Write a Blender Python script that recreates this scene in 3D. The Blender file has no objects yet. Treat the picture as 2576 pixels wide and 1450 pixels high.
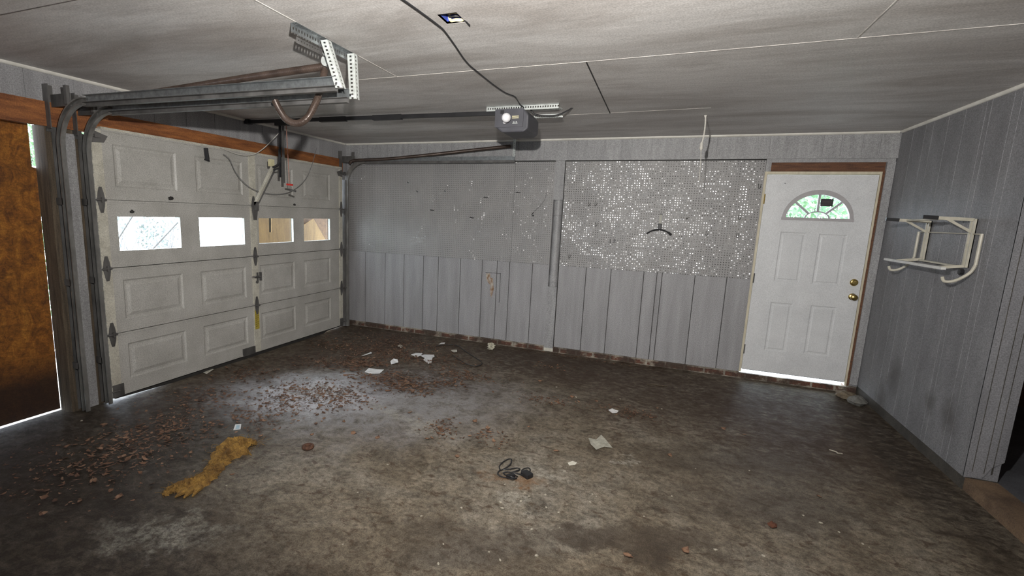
import bpy, math, random
from mathutils import Vector, Matrix

S = bpy.context.scene
COL = S.collection
PI = math.pi
R = math.radians
rnd = random.Random(7)

# ------------------------------------------------------------------ camera
W_, H_ = 2576.0, 1450.0
FPX, YAW, PITCH, ROLL = 1231.79, 0.3798, -0.1652, 0.0362
CX, CY = 1288 - 119.86, 725 + 21.16
CAM = Vector((4.1513, -5.8472, 1.6331))
_f = Vector((-math.sin(YAW) * math.cos(PITCH), math.cos(YAW) * math.cos(PITCH), math.sin(PITCH)))
_r0 = Vector((math.cos(YAW), math.sin(YAW), 0))
_u0 = _r0.cross(_f)
_r = _r0 * math.cos(ROLL) + _u0 * math.sin(ROLL)
_u = -_r0 * math.sin(ROLL) + _u0 * math.cos(ROLL)
cam_d = bpy.data.cameras.new('camera')
cam = bpy.data.objects.new('camera', cam_d)
COL.objects.link(cam)
M = Matrix((_r, _u, -_f)).transposed().to_4x4()
M.translation = CAM
cam.matrix_world = M
cam_d.sensor_width = 36.0
cam_d.lens = FPX / W_ * 36.0
cam_d.shift_x = 119.86 / W_
cam_d.shift_y = 21.16 / W_
cam_d.clip_start = 0.02
S.camera = cam


def P(u, v, ax, val):
    """the point of the plane (axis ax = val) that is seen at u, v of the photograph"""
    d = _f + _r * ((u - CX) / FPX) - _u * ((v - CY) / FPX)
    return CAM + d * ((val - CAM[ax]) / d[ax])


S.cycles.max_bounces = 7; S.cycles.diffuse_bounces = 4; S.cycles.glossy_bounces = 3; S.cycles.transmission_bounces = 4

# ------------------------------------------------------------------ world, light, exposure
S.view_settings.view_transform = 'Standard'
S.view_settings.look = 'None'
S.view_settings.exposure = 0.0
S.view_settings.gamma = 1.0
S.view_settings.use_curve_mapping = False
wd = bpy.data.worlds.new('overcast_sky')
S.world = wd
wd.use_nodes = True
bg = wd.node_tree.nodes['Background']
bg.inputs[0].default_value = (0.78, 0.87, 1.0, 1)
bg.inputs[1].default_value = 14.0

LAMP = Vector((3.94, -5.42, 2.035))
ld = bpy.data.lights.new('hand_lamp', 'SPOT')
ld.energy = 630
ld.color = (1.0, 0.965, 0.92)
ld.spot_size = R(169)
ld.spot_blend = 1.0
ld.shadow_soft_size = 0.025
lo = bpy.data.objects.new('hand_lamp', ld)
COL.objects.link(lo)
lo.location = LAMP
lo.rotation_euler = (Vector((2.8, 0, 3.3)) - LAMP).to_track_quat('-Z', 'Y').to_euler()

H = 2.5317      # ceiling
WD = 6.0808     # right wall
ZS = 0.0713     # bottom of the siding
ZP = 1.0761     # bottom of the pegboards
ZH = 2.292      # bottom of the header


def portal(loc, rot, sx, sy):
    a = bpy.data.lights.new('sky_portal', 'AREA')
    a.shape = 'RECTANGLE'; a.size = sx; a.size_y = sy
    a.cycles.is_portal = True
    o = bpy.data.objects.new('sky_portal', a); COL.objects.link(o)
    o.location = loc; o.rotation_euler = rot


portal((-0.06, -2.55, 1.38), (0, R(90), 0), 0.32, 1.34)
portal((5.53, 0.12, 1.84), (R(-90), 0, 0), 0.55, 0.26)
portal((2.2, -8.93, 1.35), (R(90), 0, 0), 1.0, 0.7)  # opening added behind the camera for sky fill


# ------------------------------------------------------------------ materials
def NT(name):
    m = bpy.data.materials.new(name); m.use_nodes = True
    nt = m.node_tree
    b = nt.nodes['Principled BSDF']
    return m, nt, b


def mapped(nt, scale=(1, 1, 1), loc=(0, 0, 0), coord='Object'):
    tc = nt.nodes.new('ShaderNodeTexCoord')
    mp = nt.nodes.new('ShaderNodeMapping')
    mp.inputs['Scale'].default_value = scale
    mp.inputs['Location'].default_value = loc
    nt.links.new(tc.outputs[coord], mp.inputs[0])
    return mp.outputs[0]


def noise(nt, vec, scale, detail=4, rough=0.6, dist=0.0):
    n = nt.nodes.new('ShaderNodeTexNoise')
    n.inputs['Scale'].default_value = scale
    n.inputs['Detail'].default_value = detail
    n.inputs['Roughness'].default_value = rough
    n.inputs['Distortion'].default_value = dist
    nt.links.new(vec, n.inputs['Vector'])
    return n.outputs['Fac']


def ramp(nt, fac, stops):
    r = nt.nodes.new('ShaderNodeValToRGB')
    e = r.color_ramp.elements
    while len(e) < len(stops): e.new(0.5)
    for k, (p, c) in enumerate(stops):
        e[k].position = p
        e[k].color = (c, c, c, 1) if isinstance(c, (int, float)) else (*c, 1)
    nt.links.new(fac, r.inputs[0])
    return r.outputs[0]


def mixc(nt, fac, a, b, mode='MIX'):
    m = nt.nodes.new('ShaderNodeMix'); m.data_type = 'RGBA'; m.blend_type = mode
    for sock, v in ((m.inputs[0], fac), (m.inputs[6], a), (m.inputs[7], b)):
        if isinstance(v, bpy.types.NodeSocket): nt.links.new(v, sock)
        elif isinstance(v, (int, float)): sock.default_value = v
        else: sock.default_value = (*v, 1)
    return m.outputs[2]


def math_(nt, op, a, b=None, c=None):
    m = nt.nodes.new('ShaderNodeMath'); m.operation = op
    for k, v in enumerate((a, b, c)):
        if v is None: continue
        if isinstance(v, bpy.types.NodeSocket): nt.links.new(v, m.inputs[k])
        else: m.inputs[k].default_value = v
    return m.outputs[0]


def bump(nt, b, h, strength=0.3, dist=0.01):
    n = nt.nodes.new('ShaderNodeBump')
    n.inputs['Strength'].default_value = strength
    n.inputs['Distance'].default_value = dist
    nt.links.new(h, n.inputs['Height'])
    nt.links.new(n.outputs[0], b.inputs['Normal'])


def grain(nt, col, scale=110, lo=0.72, hi=1.22):
    g = noise(nt, mapped(nt), scale, 2, 0.7)
    return mixc(nt, 1.0, col, ramp(nt, g, [(0.3, lo), (0.7, hi)]), 'MULTIPLY')


def mat(name, c1, c2=None, scale=6, stretch=(1, 1, 1), rough=0.6, metal=0.0, lo=0.35, hi=0.65, detail=5,
        bmp=0.0, grn=None, spec=0.5, trans=0.0, coat=0.0):
    m, nt, b = NT(name)
    c2 = c2 or tuple(min(1, x * 0.72) for x in c1)
    f = noise(nt, mapped(nt, stretch), scale, detail, 0.62)
    col = ramp(nt, f, [(lo, c1), (hi, c2)])
    if grn: col = grain(nt, col, *grn)
    nt.links.new(col, b.inputs['Base Color'])
    b.inputs['Roughness'].default_value = rough
    b.inputs['Metallic'].default_value = metal
    b.inputs['Specular IOR Level'].default_value = spec
    if bmp: bump(nt, b, f, bmp, 0.004)
    return m


GR = (120, 0.66, 1.25)
m_wall = mat('painted_siding', (0.345, 0.343, 0.352), (0.265, 0.263, 0.270), 5, (2.2, 2.2, 0.22), 0.55, bmp=0.25, grn=GR, detail=8)
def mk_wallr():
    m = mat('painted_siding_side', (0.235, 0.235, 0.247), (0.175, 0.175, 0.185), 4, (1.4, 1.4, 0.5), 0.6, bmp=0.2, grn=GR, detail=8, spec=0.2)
    nt = m.node_tree; b = nt.nodes['Principled BSDF']
    col = b.inputs['Base Color'].links[0].from_socket
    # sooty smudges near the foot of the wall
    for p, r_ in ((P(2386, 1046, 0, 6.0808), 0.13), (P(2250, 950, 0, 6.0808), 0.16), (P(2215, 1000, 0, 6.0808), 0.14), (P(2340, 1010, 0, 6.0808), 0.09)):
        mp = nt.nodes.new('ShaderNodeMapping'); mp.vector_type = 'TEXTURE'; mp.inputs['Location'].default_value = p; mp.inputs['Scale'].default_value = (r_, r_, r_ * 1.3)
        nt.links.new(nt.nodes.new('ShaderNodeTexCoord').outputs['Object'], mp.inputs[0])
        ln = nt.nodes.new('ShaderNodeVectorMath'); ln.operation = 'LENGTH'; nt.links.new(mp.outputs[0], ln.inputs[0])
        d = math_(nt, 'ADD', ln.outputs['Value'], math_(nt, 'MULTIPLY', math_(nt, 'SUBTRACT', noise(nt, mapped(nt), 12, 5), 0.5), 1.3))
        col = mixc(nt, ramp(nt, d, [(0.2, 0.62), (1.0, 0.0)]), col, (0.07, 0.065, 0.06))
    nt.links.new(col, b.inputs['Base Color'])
    return m


m_wallr = mk_wallr()
m_trimgray = mat('painted_board', (0.35, 0.35, 0.355), (0.27, 0.27, 0.275), 7, (3, 3, 0.4), 0.55, bmp=0.15, grn=GR)
m_white = mat('white_trim', (0.78, 0.76, 0.70), (0.66, 0.64, 0.58), 9, rough=0.45)
m_cream = mat('cream_jamb', (0.62, 0.57, 0.44), (0.50, 0.45, 0.33), 12, (2, 2, 0.5), 0.5)
m_doorw = mat('entry_door_white', (0.69, 0.70, 0.71), (0.61, 0.62, 0.63), 4, rough=0.42, grn=(140, 0.84, 1.12))
m_gdoor = mat('garage_door_white', (0.50, 0.49, 0.46), (0.40, 0.39, 0.36), 3, (1, 1, 1), 0.5, grn=(130, 0.7, 1.2))
m_stile = mat('door_stile_cream', (0.60, 0.58, 0.50), (0.46, 0.44, 0.37), 9, rough=0.5, grn=(120, 0.75, 1.2))
m_galv = mat('galvanized_steel', (0.36, 0.385, 0.395), (0.22, 0.235, 0.24), 30, rough=0.4, metal=0.8)
m_galvd = mat('dull_dark_steel', (0.17, 0.165, 0.16), (0.08, 0.078, 0.075), 9, (1, 1, 0.4), 0.5, metal=0.35)
m_aged = mat('aged_track_steel', (0.30, 0.295, 0.28), (0.12, 0.117, 0.11), 7, (1, 1, 0.4), 0.42, metal=0.45)
m_zinc = mat('bright_zinc', (0.62, 0.65, 0.63), (0.46, 0.49, 0.47), 30, rough=0.4, metal=0.35)
m_black = mat('black_steel', (0.022, 0.022, 0.024), (0.014, 0.014, 0.016), 10, rough=0.45)
m_blackp = mat('black_plastic', (0.02, 0.02, 0.022), (0.012, 0.012, 0.014), 10, rough=0.5)
m_housing = mat('dark_gray_plastic', (0.075, 0.075, 0.088), (0.06, 0.06, 0.07), 10, rough=0.5)
m_brass = mat('brass', (0.62, 0.47, 0.18), (0.50, 0.36, 0.12), 10, rough=0.25, metal=1.0)
m_chrome = mat('chrome', (0.8, 0.8, 0.82), (0.7, 0.7, 0.72), 10, rough=0.2, metal=1.0)
m_rubber = mat('rubber', (0.03, 0.028, 0.026), (0.018, 0.016, 0.015), 9, rough=0.8)
m_red = mat('red_plastic', (0.55, 0.03, 0.02), (0.45, 0.02, 0.015), 9, rough=0.5)
m_bulb = mat('frosted_glass', (0.85, 0.85, 0.87), (0.8, 0.8, 0.82), 3, rough=0.3)
m_yellow = mat('yellow_label_paper', (0.50, 0.40, 0.06), (0.38, 0.30, 0.05), 40, rough=0.6)
m_creamp = mat('cream_plastic', (0.68, 0.64, 0.42), (0.55, 0.5, 0.3), 20, rough=0.5)
m_header = mat('rust_stained_lumber', (0.36, 0.135, 0.040), (0.15, 0.050, 0.017), 5, (6, 0.7, 5), 0.7, detail=8, bmp=0.3, grn=(120, 0.7, 1.2))
m_darkwood = mat('dark_bare_wood', (0.17, 0.075, 0.035), (0.08, 0.034, 0.018), 6, (1, 3, 8), 0.75, bmp=0.3, grn=(120, 0.7, 1.2))
m_postwood = mat('weathered_post_wood', (0.125, 0.095, 0.062), (0.05, 0.037, 0.025), 6, (8, 8, 0.6), 0.8, bmp=0.4, grn=(120, 0.7, 1.2))
m_ply = mat('yellow_plywood', (0.20, 0.112, 0.034), (0.14, 0.072, 0.020), 7, (3, 3, 0.6), 0.7, grn=(90, 0.8, 1.15))
m_osbback = mat('brown_strand_board', (0.11, 0.056, 0.024), (0.065, 0.03, 0.013), 16, rough=0.8)
m_paper = mat('white_paper', (0.82, 0.82, 0.82), (0.72, 0.72, 0.72), 12, rough=0.6)
m_paperc = mat('cream_paper', (0.66, 0.64, 0.56), (0.52, 0.5, 0.43), 18, rough=0.7)
m_foam = mat('crumbly_foam', (0.62, 0.60, 0.50), (0.34, 0.31, 0.23), 60, rough=0.9)
m_bluepr = mat('pale_blue_print', (0.33, 0.50, 0.60), (0.42, 0.56, 0.64), 40, rough=0.5)
m_insul = mat('yellow_glass_wool', (0.32, 0.185, 0.042), (0.13, 0.068, 0.018), 14, rough=0.95, bmp=0.9, grn=(160, 0.6, 1.3), detail=8)
m_rubble = mat('gray_rubble', (0.20, 0.20, 0.185), (0.13, 0.125, 0.11), 30, rough=0.9, bmp=0.5, grn=(120, 0.7, 1.2))
m_rubbleb = mat('buff_rubble', (0.21, 0.17, 0.115), (0.13, 0.10, 0.07), 30, rough=0.9, bmp=0.5, grn=(120, 0.7, 1.2))
m_flake = mat('pale_paint_flake', (0.42, 0.39, 0.32), (0.30, 0.27, 0.21), 60, rough=0.8)
m_rack = mat('ivory_enamel', (0.52, 0.49, 0.41), (0.40, 0.38, 0.31), 20, rough=0.45)
m_string = mat('white_string', (0.66, 0.64, 0.58), (0.5, 0.48, 0.44), 60, rough=0.9)
m_pink = mat('pinkish_cord', (0.45, 0.22, 0.17), (0.36, 0.16, 0.12), 60, rough=0.9)
m_wire = mat('gray_wire', (0.20, 0.20, 0.20), (0.14, 0.14, 0.14), 60, rough=0.7)
m_blue = mat('blue_box_plastic', (0.05, 0.08, 0.36), (0.03, 0.05, 0.25), 20, rough=0.5)
m_creamw = mat('cream_wire', (0.80, 0.70, 0.42), (0.70, 0.58, 0.32), 50, rough=0.6)
m_rust = mat('rusty_ring', (0.12, 0.055, 0.03), (0.05, 0.022, 0.014), 60, rough=0.8)
m_spring = mat('brown_oiled_spring', (0.085, 0.060, 0.048), (0.045, 0.031, 0.025), 12, rough=0.32, metal=0.3)
m_ground = mat('pale_driveway', (0.55, 0.54, 0.50), (0.42, 0.41, 0.38), 3, rough=0.9)
m_bark = mat('gray_bark', (0.20, 0.19, 0.19), (0.15, 0.14, 0.14), 20, rough=0.9)
m_outwall = mat('exterior_siding', (0.45, 0.45, 0.45), (0.4, 0.4, 0.4), 4, rough=0.8)
m_cont = mat('gray_concrete_pipe', (0.36, 0.36, 0.365), (0.28, 0.28, 0.285), 6, (2, 2, 1), 0.5, grn=GR)
m_gap = mat('dark_gap', (0.03, 0.028, 0.026), (0.02, 0.02, 0.02), 10, rough=0.9)
m_groove = mat('dark_groove', (0.09, 0.088, 0.088), (0.05, 0.048, 0.048), 8, (2, 2, 0.6), 0.8)  # groove bottoms, a darker tone than the siding
m_seamw = mat('white_caulk', (0.62, 0.60, 0.56), (0.42, 0.40, 0.37), 30, rough=0.6)

m_seamp = mat('gray_caulk', (0.58, 0.56, 0.53), (0.32, 0.30, 0.28), 6, rough=0.6)
m_seamd = mat('brown_seam', (0.16, 0.14, 0.13), (0.10, 0.09, 0.08), 10, rough=0.8)


def leaf_mat(name, cols, rough=0.75):
    m, nt, b = NT(name)
    v = nt.nodes.new('ShaderNodeTexVoronoi'); v.inputs['Scale'].default_value = 22
    nt.links.new(mapped(nt), v.inputs['Vector'])
    sep = nt.nodes.new('ShaderNodeSeparateColor'); nt.links.new(v.outputs['Color'], sep.inputs[0])
    n = len(cols) - 1
    col = ramp(nt, sep.outputs[0], [(k / n, c) for k, c in enumerate(cols)])
    nt.links.new(col, b.inputs['Base Color']); b.inputs['Roughness'].default_value = rough
    return m


m_leaf = leaf_mat('dry_leaf', [(0.060, 0.032, 0.020), (0.165, 0.085, 0.048), (0.105, 0.052, 0.030), (0.25, 0.145, 0.088), (0.055, 0.029, 0.018)])
m_green = leaf_mat('green_foliage', [(0.19, 0.32, 0.17), (0.24, 0.40, 0.20), (0.22, 0.35, 0.24), (0.30, 0.44, 0.24)])
m_paleleaf = leaf_mat('pale_foliage', [(0.14, 0.15, 0.15), (0.20, 0.21, 0.21), (0.13, 0.16, 0.13)])


def mk_glass():
    m, nt, b = NT('window_glass')
    nt.nodes.remove(b)
    out = nt.nodes['Material Output']
    t = nt.nodes.new('ShaderNodeBsdfTransparent'); t.inputs[0].default_value = (0.93, 0.96, 0.95, 1)
    g = nt.nodes.new('ShaderNodeBsdfGlossy'); g.inputs['Roughness'].default_value = 0.05
    mx = nt.nodes.new('ShaderNodeMixShader'); mx.inputs[0].default_value = 0.05
    nt.links.new(t.outputs[0], mx.inputs[1]); nt.links.new(g.outputs[0], mx.inputs[2])
    nt.links.new(mx.outputs[0], out.inputs[0])
    return m


m_glass = mk_glass()


def mk_ceiling():
    m, nt, b = NT('ceiling_hardboard')
    f1 = noise(nt, mapped(nt, (0.45, 1.9, 1)), 1.5, 6, 0.62, 0.7)
    f2 = noise(nt, mapped(nt, (1.6, 9.0, 1)), 3.2, 6, 0.7, 0.3)
    f3 = noise(nt, mapped(nt, (1, 1, 1), (3, 1, 0)), 0.7, 3, 0.5)
    c = ramp(nt, f1, [(0.33, (0.45, 0.420, 0.395)), (0.60, (0.68, 0.66, 0.64))])
    c = mixc(nt, 1.0, c, ramp(nt, f2, [(0.3, 0.88), (0.7, 1.07)]), 'MULTIPLY')
    c = mixc(nt, 1.0, c, ramp(nt, f3, [(0.3, 0.86), (0.7, 1.08)]), 'MULTIPLY')
    c = grain(nt, c, 120, 0.76, 1.18)
    nt.links.new(c, b.inputs['Base Color'])
    b.inputs['Roughness'].default_value = 0.55
    bump(nt, b, f2, 0.12, 0.003)
    return m


m_ceil = mk_ceiling()


def blob(nt, vec, x, y, rad, soft=0.6, sx=1.0, sy=1.0, ang=0.0):
    """1 inside a soft disc on the floor"""
    mp = nt.nodes.new('ShaderNodeMapping')
    mp.vector_type = 'TEXTURE'
    mp.inputs['Location'].default_value = (x, y, 0)
    mp.inputs['Rotation'].default_value = (0, 0, ang)
    mp.inputs['Scale'].default_value = (rad * sx, rad * sy, 1000)
    nt.links.new(vec, mp.inputs[0])
    ln = nt.nodes.new('ShaderNodeVectorMath'); ln.operation = 'LENGTH'
    nt.links.new(mp.outputs[0], ln.inputs[0])
    mr = nt.nodes.new('ShaderNodeMapRange'); mr.interpolation_type = 'SMOOTHSTEP'
    mr.inputs['From Min'].default_value = 1.0 - soft
    mr.inputs['From Max'].default_value = 1.0 + soft
    mr.inputs['To Min'].default_value = 1.0
    mr.inputs['To Max'].default_value = 0.0
    nt.links.new(ln.outputs['Value'], mr.inputs['Value'])
    return mr.outputs[0]


def mk_floor():
    m, nt, b = NT('dirty_concrete')
    base = mapped(nt)
    # wobble the coordinates so that no stain has a clean outline
    nz = nt.nodes.new('ShaderNodeTexNoise'); nz.inputs['Scale'].default_value = 4.0; nz.inputs['Detail'].default_value = 9; nz.inputs['Roughness'].default_value = 0.68
    nt.links.new(base, nz.inputs['Vector'])
    sub = nt.nodes.new('ShaderNodeVectorMath'); sub.operation = 'SUBTRACT'; sub.inputs[1].default_value = (0.5, 0.5, 0.5)
    nt.links.new(nz.outputs['Color'], sub.inputs[0])
    scl = nt.nodes.new('ShaderNodeVectorMath'); scl.operation = 'SCALE'; scl.inputs['Scale'].default_value = 0.85
    nt.links.new(sub.outputs[0], scl.inputs[0])
    add = nt.nodes.new('ShaderNodeVectorMath'); add.operation = 'ADD'
    nt.links.new(base, add.inputs[0]); nt.links.new(scl.outputs[0], add.inputs[1])
    wv = add.outputs[0]
    f1 = noise(nt, base, 1.1, 9, 0.66, 0.8)
    f2 = noise(nt, base, 6.5, 10, 0.74, 0.5)
    f3 = noise(nt, mapped(nt, (1, 1, 1), (7, 3, 1)), 30, 8, 0.75)
    f4 = noise(nt, mapped(nt, (1.0, 1.6, 1), (2, 9, 1)), 13, 8, 0.7, 0.8)
    c = ramp(nt, f1, [(0.34, (0.140, 0.111, 0.078)), (0.5, (0.225, 0.190, 0.143)), (0.66, (0.275, 0.246, 0.202))])
    c = mixc(nt, 1.0, c, ramp(nt, f2, [(0.33, 0.42), (0.5, 0.95), (0.68, 1.28)]), 'MULTIPLY')
    c = mixc(nt, 1.0, c, ramp(nt, f3, [(0.36, 0.48), (0.56, 1.0), (0.72, 1.25)]), 'MULTIPLY')

    def lay(c, mask, col, amt):
        return mixc(nt, math_(nt, 'MULTIPLY', mask, amt), c, col)

    gritty = ramp(nt, f4, [(0.36, 0.25), (0.58, 1.0)])
    # scattered soil freckles everywhere
    c = lay(c, ramp(nt, f4, [(0.53, 0.0), (0.63, 1.0)]), (0.070, 0.047, 0.031), 0.82)

    def zone(*a, **k):
        return blob(nt, wv, *a, **k)
    # pale scrubbed patch before the door, brightened to paint in the window glare
    c = lay(c, math_(nt, 'MULTIPLY', zone(1.8, -2.35, 1.0, 0.5, 1.35, 0.8, 0.5), ramp(nt, f2, [(0.36, 0.2), (0.55, 1.0)])), (0.30, 0.30, 0.315), 0.72)
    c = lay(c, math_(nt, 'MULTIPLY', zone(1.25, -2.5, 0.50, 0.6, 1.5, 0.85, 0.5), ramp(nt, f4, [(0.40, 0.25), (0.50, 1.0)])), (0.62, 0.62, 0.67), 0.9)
    # brown leaf mould along the door and back wall, dark damp soil by the post and along the right wall
    for z_, cc, a_ in (((0.55, -0.65, 0.75, 0.5, 1.1, 1.0, 0), 0, 0.9), ((1.9, -0.25, 0.8, 0.4, 2.0, 0.5, 0), 0, 0.9), ((0.45, -2.2, 0.45, 0.5, 0.9, 2.2, 0), 0, 0.9),
               ((4.5, -0.55, 0.8, 0.45, 2.2, 0.7, 0), 0, 0.85), ((5.4, -1.1, 0.85, 0.5, 1.0, 1.1, 0), 0, 0.8), ((3.35, -0.2, 0.4, 0.4, 2.5, 0.6, 0), 0, 0.85),
               ((4.4, -1.25, 0.45, 0.7, 2.2, 0.7, 0.2), 0, 0.8), ((5.3, -1.7, 0.6, 0.8, 1.2, 0.9, 0.2), 0, 0.7), ((2.6, -0.7, 0.5, 0.7, 2.0, 0.5, 0), 0, 0.75), ((0.75, -3.8, 1.0, 0.5, 1.0, 0.85, 0), 2, 0.95), ((1.3, -4.7, 0.85, 0.5, 1.8, 0.85, 0), 2, 0.95), ((5.95, -1.8, 0.38, 0.5, 0.6, 4.5, 0), 1, 0.85)):
        c = lay(c, math_(nt, 'MULTIPLY', zone(*z_), ramp(nt, f4, [(0.34, 0.62), (0.58, 1.0)]) if cc == 2 else gritty), ((0.052, 0.033, 0.022), (0.032, 0.024, 0.018), (0.030, 0.022, 0.016))[cc], a_)
    for z_ in ((0.80, -1.65, 0.4, 0.6, 1.3, 0.7, 0.2), (1.5, -1.15, 0.55, 0.6, 1.6, 0.7, 0.1), (2.1, -1.65, 0.42, 0.7, 1.3, 0.7, 0.1), (1.85, -2.0, 0.22, 0.7, 1.2, 0.8, 0.2), (0.75, -3.05, 0.4, 0.7, 1.2, 0.7, 0.4),
               (3.3, -0.9, 0.5, 0.7, 2.2, 0.5, 0.1), (4.15, -1.75, 0.3, 0.7, 1.8, 0.6, 0)):
        c = lay(c, math_(nt, 'MULTIPLY', zone(*z_), ramp(nt, f4, [(0.42, 0.1), (0.56, 1.0)])), (0.062, 0.040, 0.028), 0.75)
    # oil stains
    for z_ in ((4.06, -3.30, 0.10, 0.5, 1.1, 0.8, 0.4), (4.4, -3.30, 0.15, 0.6, 1.6, 0.7, 0.1), (4.12, -3.42, 0.17, 0.5, 1.9, 0.55, 0.2),
               (3.85, -3.48, 0.14, 0.6, 1.8, 0.5, 0.2), (4.25, -3.02, 0.05, 0.5, 1.8, 0.8, -0.2), (4.9, -2.7, 0.35, 0.7, 1.6, 0.6, 0.3), (3.4, -3.75, 0.3, 0.8, 1.2, 0.7, 0), (4.75, -2.2, 0.4, 0.9, 1.5, 0.6, 0.3)):
        c = lay(c, zone(*z_), (0.060, 0.047, 0.036), 0.60)
    # rust under the dropped charger
    c = lay(c, math_(nt, 'MULTIPLY', zone(3.42, -3.1, 0.10, 0.7, 1.5, 0.7, 0.1), gritty), (0.20, 0.09, 0.028), 0.75)
    # pale plaster smears
    for z_ in ((4.05, -2.52, 0.045, 0.4, 1.7, 0.8, -0.5), (3.48, -3.32, 0.07, 0.7, 1.2, 0.6, 0), (5.35, -3.45, 0.08, 0.6, 1.0, 1.4, 0.3),
               (2.35, -2.55, 0.28, 0.6, 1.8, 0.35, -0.3), (1.35, -2.35, 0.22, 0.7, 1.4, 0.7, 0.4), (1.95, -4.35, 0.14, 0.8, 1.6, 0.6, 0.4), (3.6, -2.9, 0.12, 0.8, 2.0, 0.7, 0)):
        c = lay(c, math_(nt, 'MULTIPLY', zone(*z_), ramp(nt, f3, [(0.42, 0.15), (0.58, 1.0)])), (0.42, 0.40, 0.345), 0.55)
    # little dark droppings
    v = nt.nodes.new('ShaderNodeTexVoronoi'); v.inputs['Scale'].default_value = 9.0
    nt.links.new(wv, v.inputs['Vector'])
    sep = nt.nodes.new('ShaderNodeSeparateColor'); nt.links.new(v.outputs['Color'], sep.inputs[0])
    spot = math_(nt, 'MULTIPLY', ramp(nt, v.outputs['Distance'], [(0.14, 1.0), (0.30, 0.0)]), ramp(nt, sep.outputs[1], [(0.50, 0.0), (0.58, 1.0)]))
    c = lay(c, spot, (0.070, 0.050, 0.037), 0.6)
    c = grain(nt, c, 150, 0.60, 1.32)
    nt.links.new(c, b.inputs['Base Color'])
    glare_zone = zone(1.25, -2.45, 0.62, 0.6, 1.5, 0.9, 0.5)  # smoother and glossier where the window glare is painted in
    nt.links.new(math_(nt, 'SUBTRACT', ramp(nt, f2, [(0.3, 0.66), (0.7, 0.42)]), math_(nt, 'MULTIPLY', glare_zone, 0.13)), b.inputs['Roughness'])
    nt.links.new(math_(nt, 'ADD', math_(nt, 'MULTIPLY', glare_zone, 0.45), 0.16), b.inputs['Specular IOR Level'])
    bump(nt, b, math_(nt, 'ADD', f2, math_(nt, 'MULTIPLY', f3, 0.6)), 0.45, 0.010)
    return m


m_floor = mk_floor()
m_curb = mat('stained_curb_concrete', (0.19, 0.125, 0.075), (0.085, 0.055, 0.035), 5, rough=0.85, bmp=0.4, grn=GR)
m_floor2 = mat('bluish_slab', (0.12, 0.125, 0.14), (0.07, 0.073, 0.08), 4, rough=0.7, grn=GR)
m_sill = mat('dark_sill', (0.075, 0.068, 0.055), (0.04, 0.036, 0.03), 6, rough=0.85, grn=GR)


def mk_brick():
    m, nt, b = NT('dirty_brick')
    v = nt.nodes.new('ShaderNodeTexBrick')
    tc = nt.nodes.new('ShaderNodeTexCoord')
    sp = nt.nodes.new('ShaderNodeSeparateXYZ'); cb = nt.nodes.new('ShaderNodeCombineXYZ')
    nt.links.new(tc.outputs['Object'], sp.inputs[0])
    nt.links.new(sp.outputs[0], cb.inputs[0]); nt.links.new(sp.outputs[2], cb.inputs[1])
    nt.links.new(cb.outputs[0], v.inputs['Vector'])
    v.inputs['Color1'].default_value = (0.15, 0.055, 0.032, 1)
    v.inputs['Color2'].default_value = (0.11, 0.055, 0.038, 1)
    v.inputs['Mortar'].default_value = (0.33, 0.30, 0.25, 1)
    v.inputs['Scale'].default_value = 1.0
    v.inputs['Brick Width'].default_value = 0.2
    v.inputs['Row Height'].default_value = 0.065
    v.inputs['Mortar Size'].default_value = 0.010
    f = noise(nt, mapped(nt), 9, 7, 0.7)
    c = mixc(nt, ramp(nt, f, [(0.50, 0.0), (0.60, 0.85)]), v.outputs[0], (0.34, 0.31, 0.25))
    c = mixc(nt, ramp(nt, noise(nt, mapped(nt, (1, 1, 1), (3, 1, 2)), 5, 5), [(0.38, 0.0), (0.54, 0.92)]), c, (0.050, 0.033, 0.024))
    c = grain(nt, c, *GR)
    nt.links.new(c, b.inputs['Base Color']); b.inputs['Roughness'].default_value = 0.9
    bump(nt, b, f, 0.5, 0.01)
    return m


m_brick = mk_brick()


def mk_osb():
    m, nt, b = NT('strand_board')
    f1 = noise(nt, mapped(nt, (1, 1.6, 1)), 7, 7, 0.72, 1.0)
    f2 = noise(nt, mapped(nt, (1, 1, 2.2), (5, 0, 0)), 9, 5, 0.7, 1.6)
    c = ramp(nt, f1, [(0.34, (0.10, 0.033, 0.006)), (0.52, (0.27, 0.10, 0.012)), (0.7, (0.42, 0.175, 0.024))])
    c = mixc(nt, 1.0, c, ramp(nt, f2, [(0.3, 0.55), (0.65, 1.15)]), 'MULTIPLY')
    # the sheet turns nearly black towards its foot
    tc = nt.nodes.new('ShaderNodeTexCoord'); sp = nt.nodes.new('ShaderNodeSeparateXYZ')
    nt.links.new(tc.outputs['Object'], sp.inputs[0])
    zz = math_(nt, 'ADD', sp.outputs[2], math_(nt, 'MULTIPLY', f1, -0.25))
    c = mixc(nt, ramp(nt, zz, [(0.12, 0.93), (0.36, 0.0)]), c, (0.022, 0.010, 0.006))
    c = grain(nt, c, *GR)
    nt.links.new(c, b.inputs['Base Color']); b.inputs['Roughness'].default_value = 0.8
    bump(nt, b, f1, 0.4, 0.004)
    return m


m_osb = mk_osb()


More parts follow.
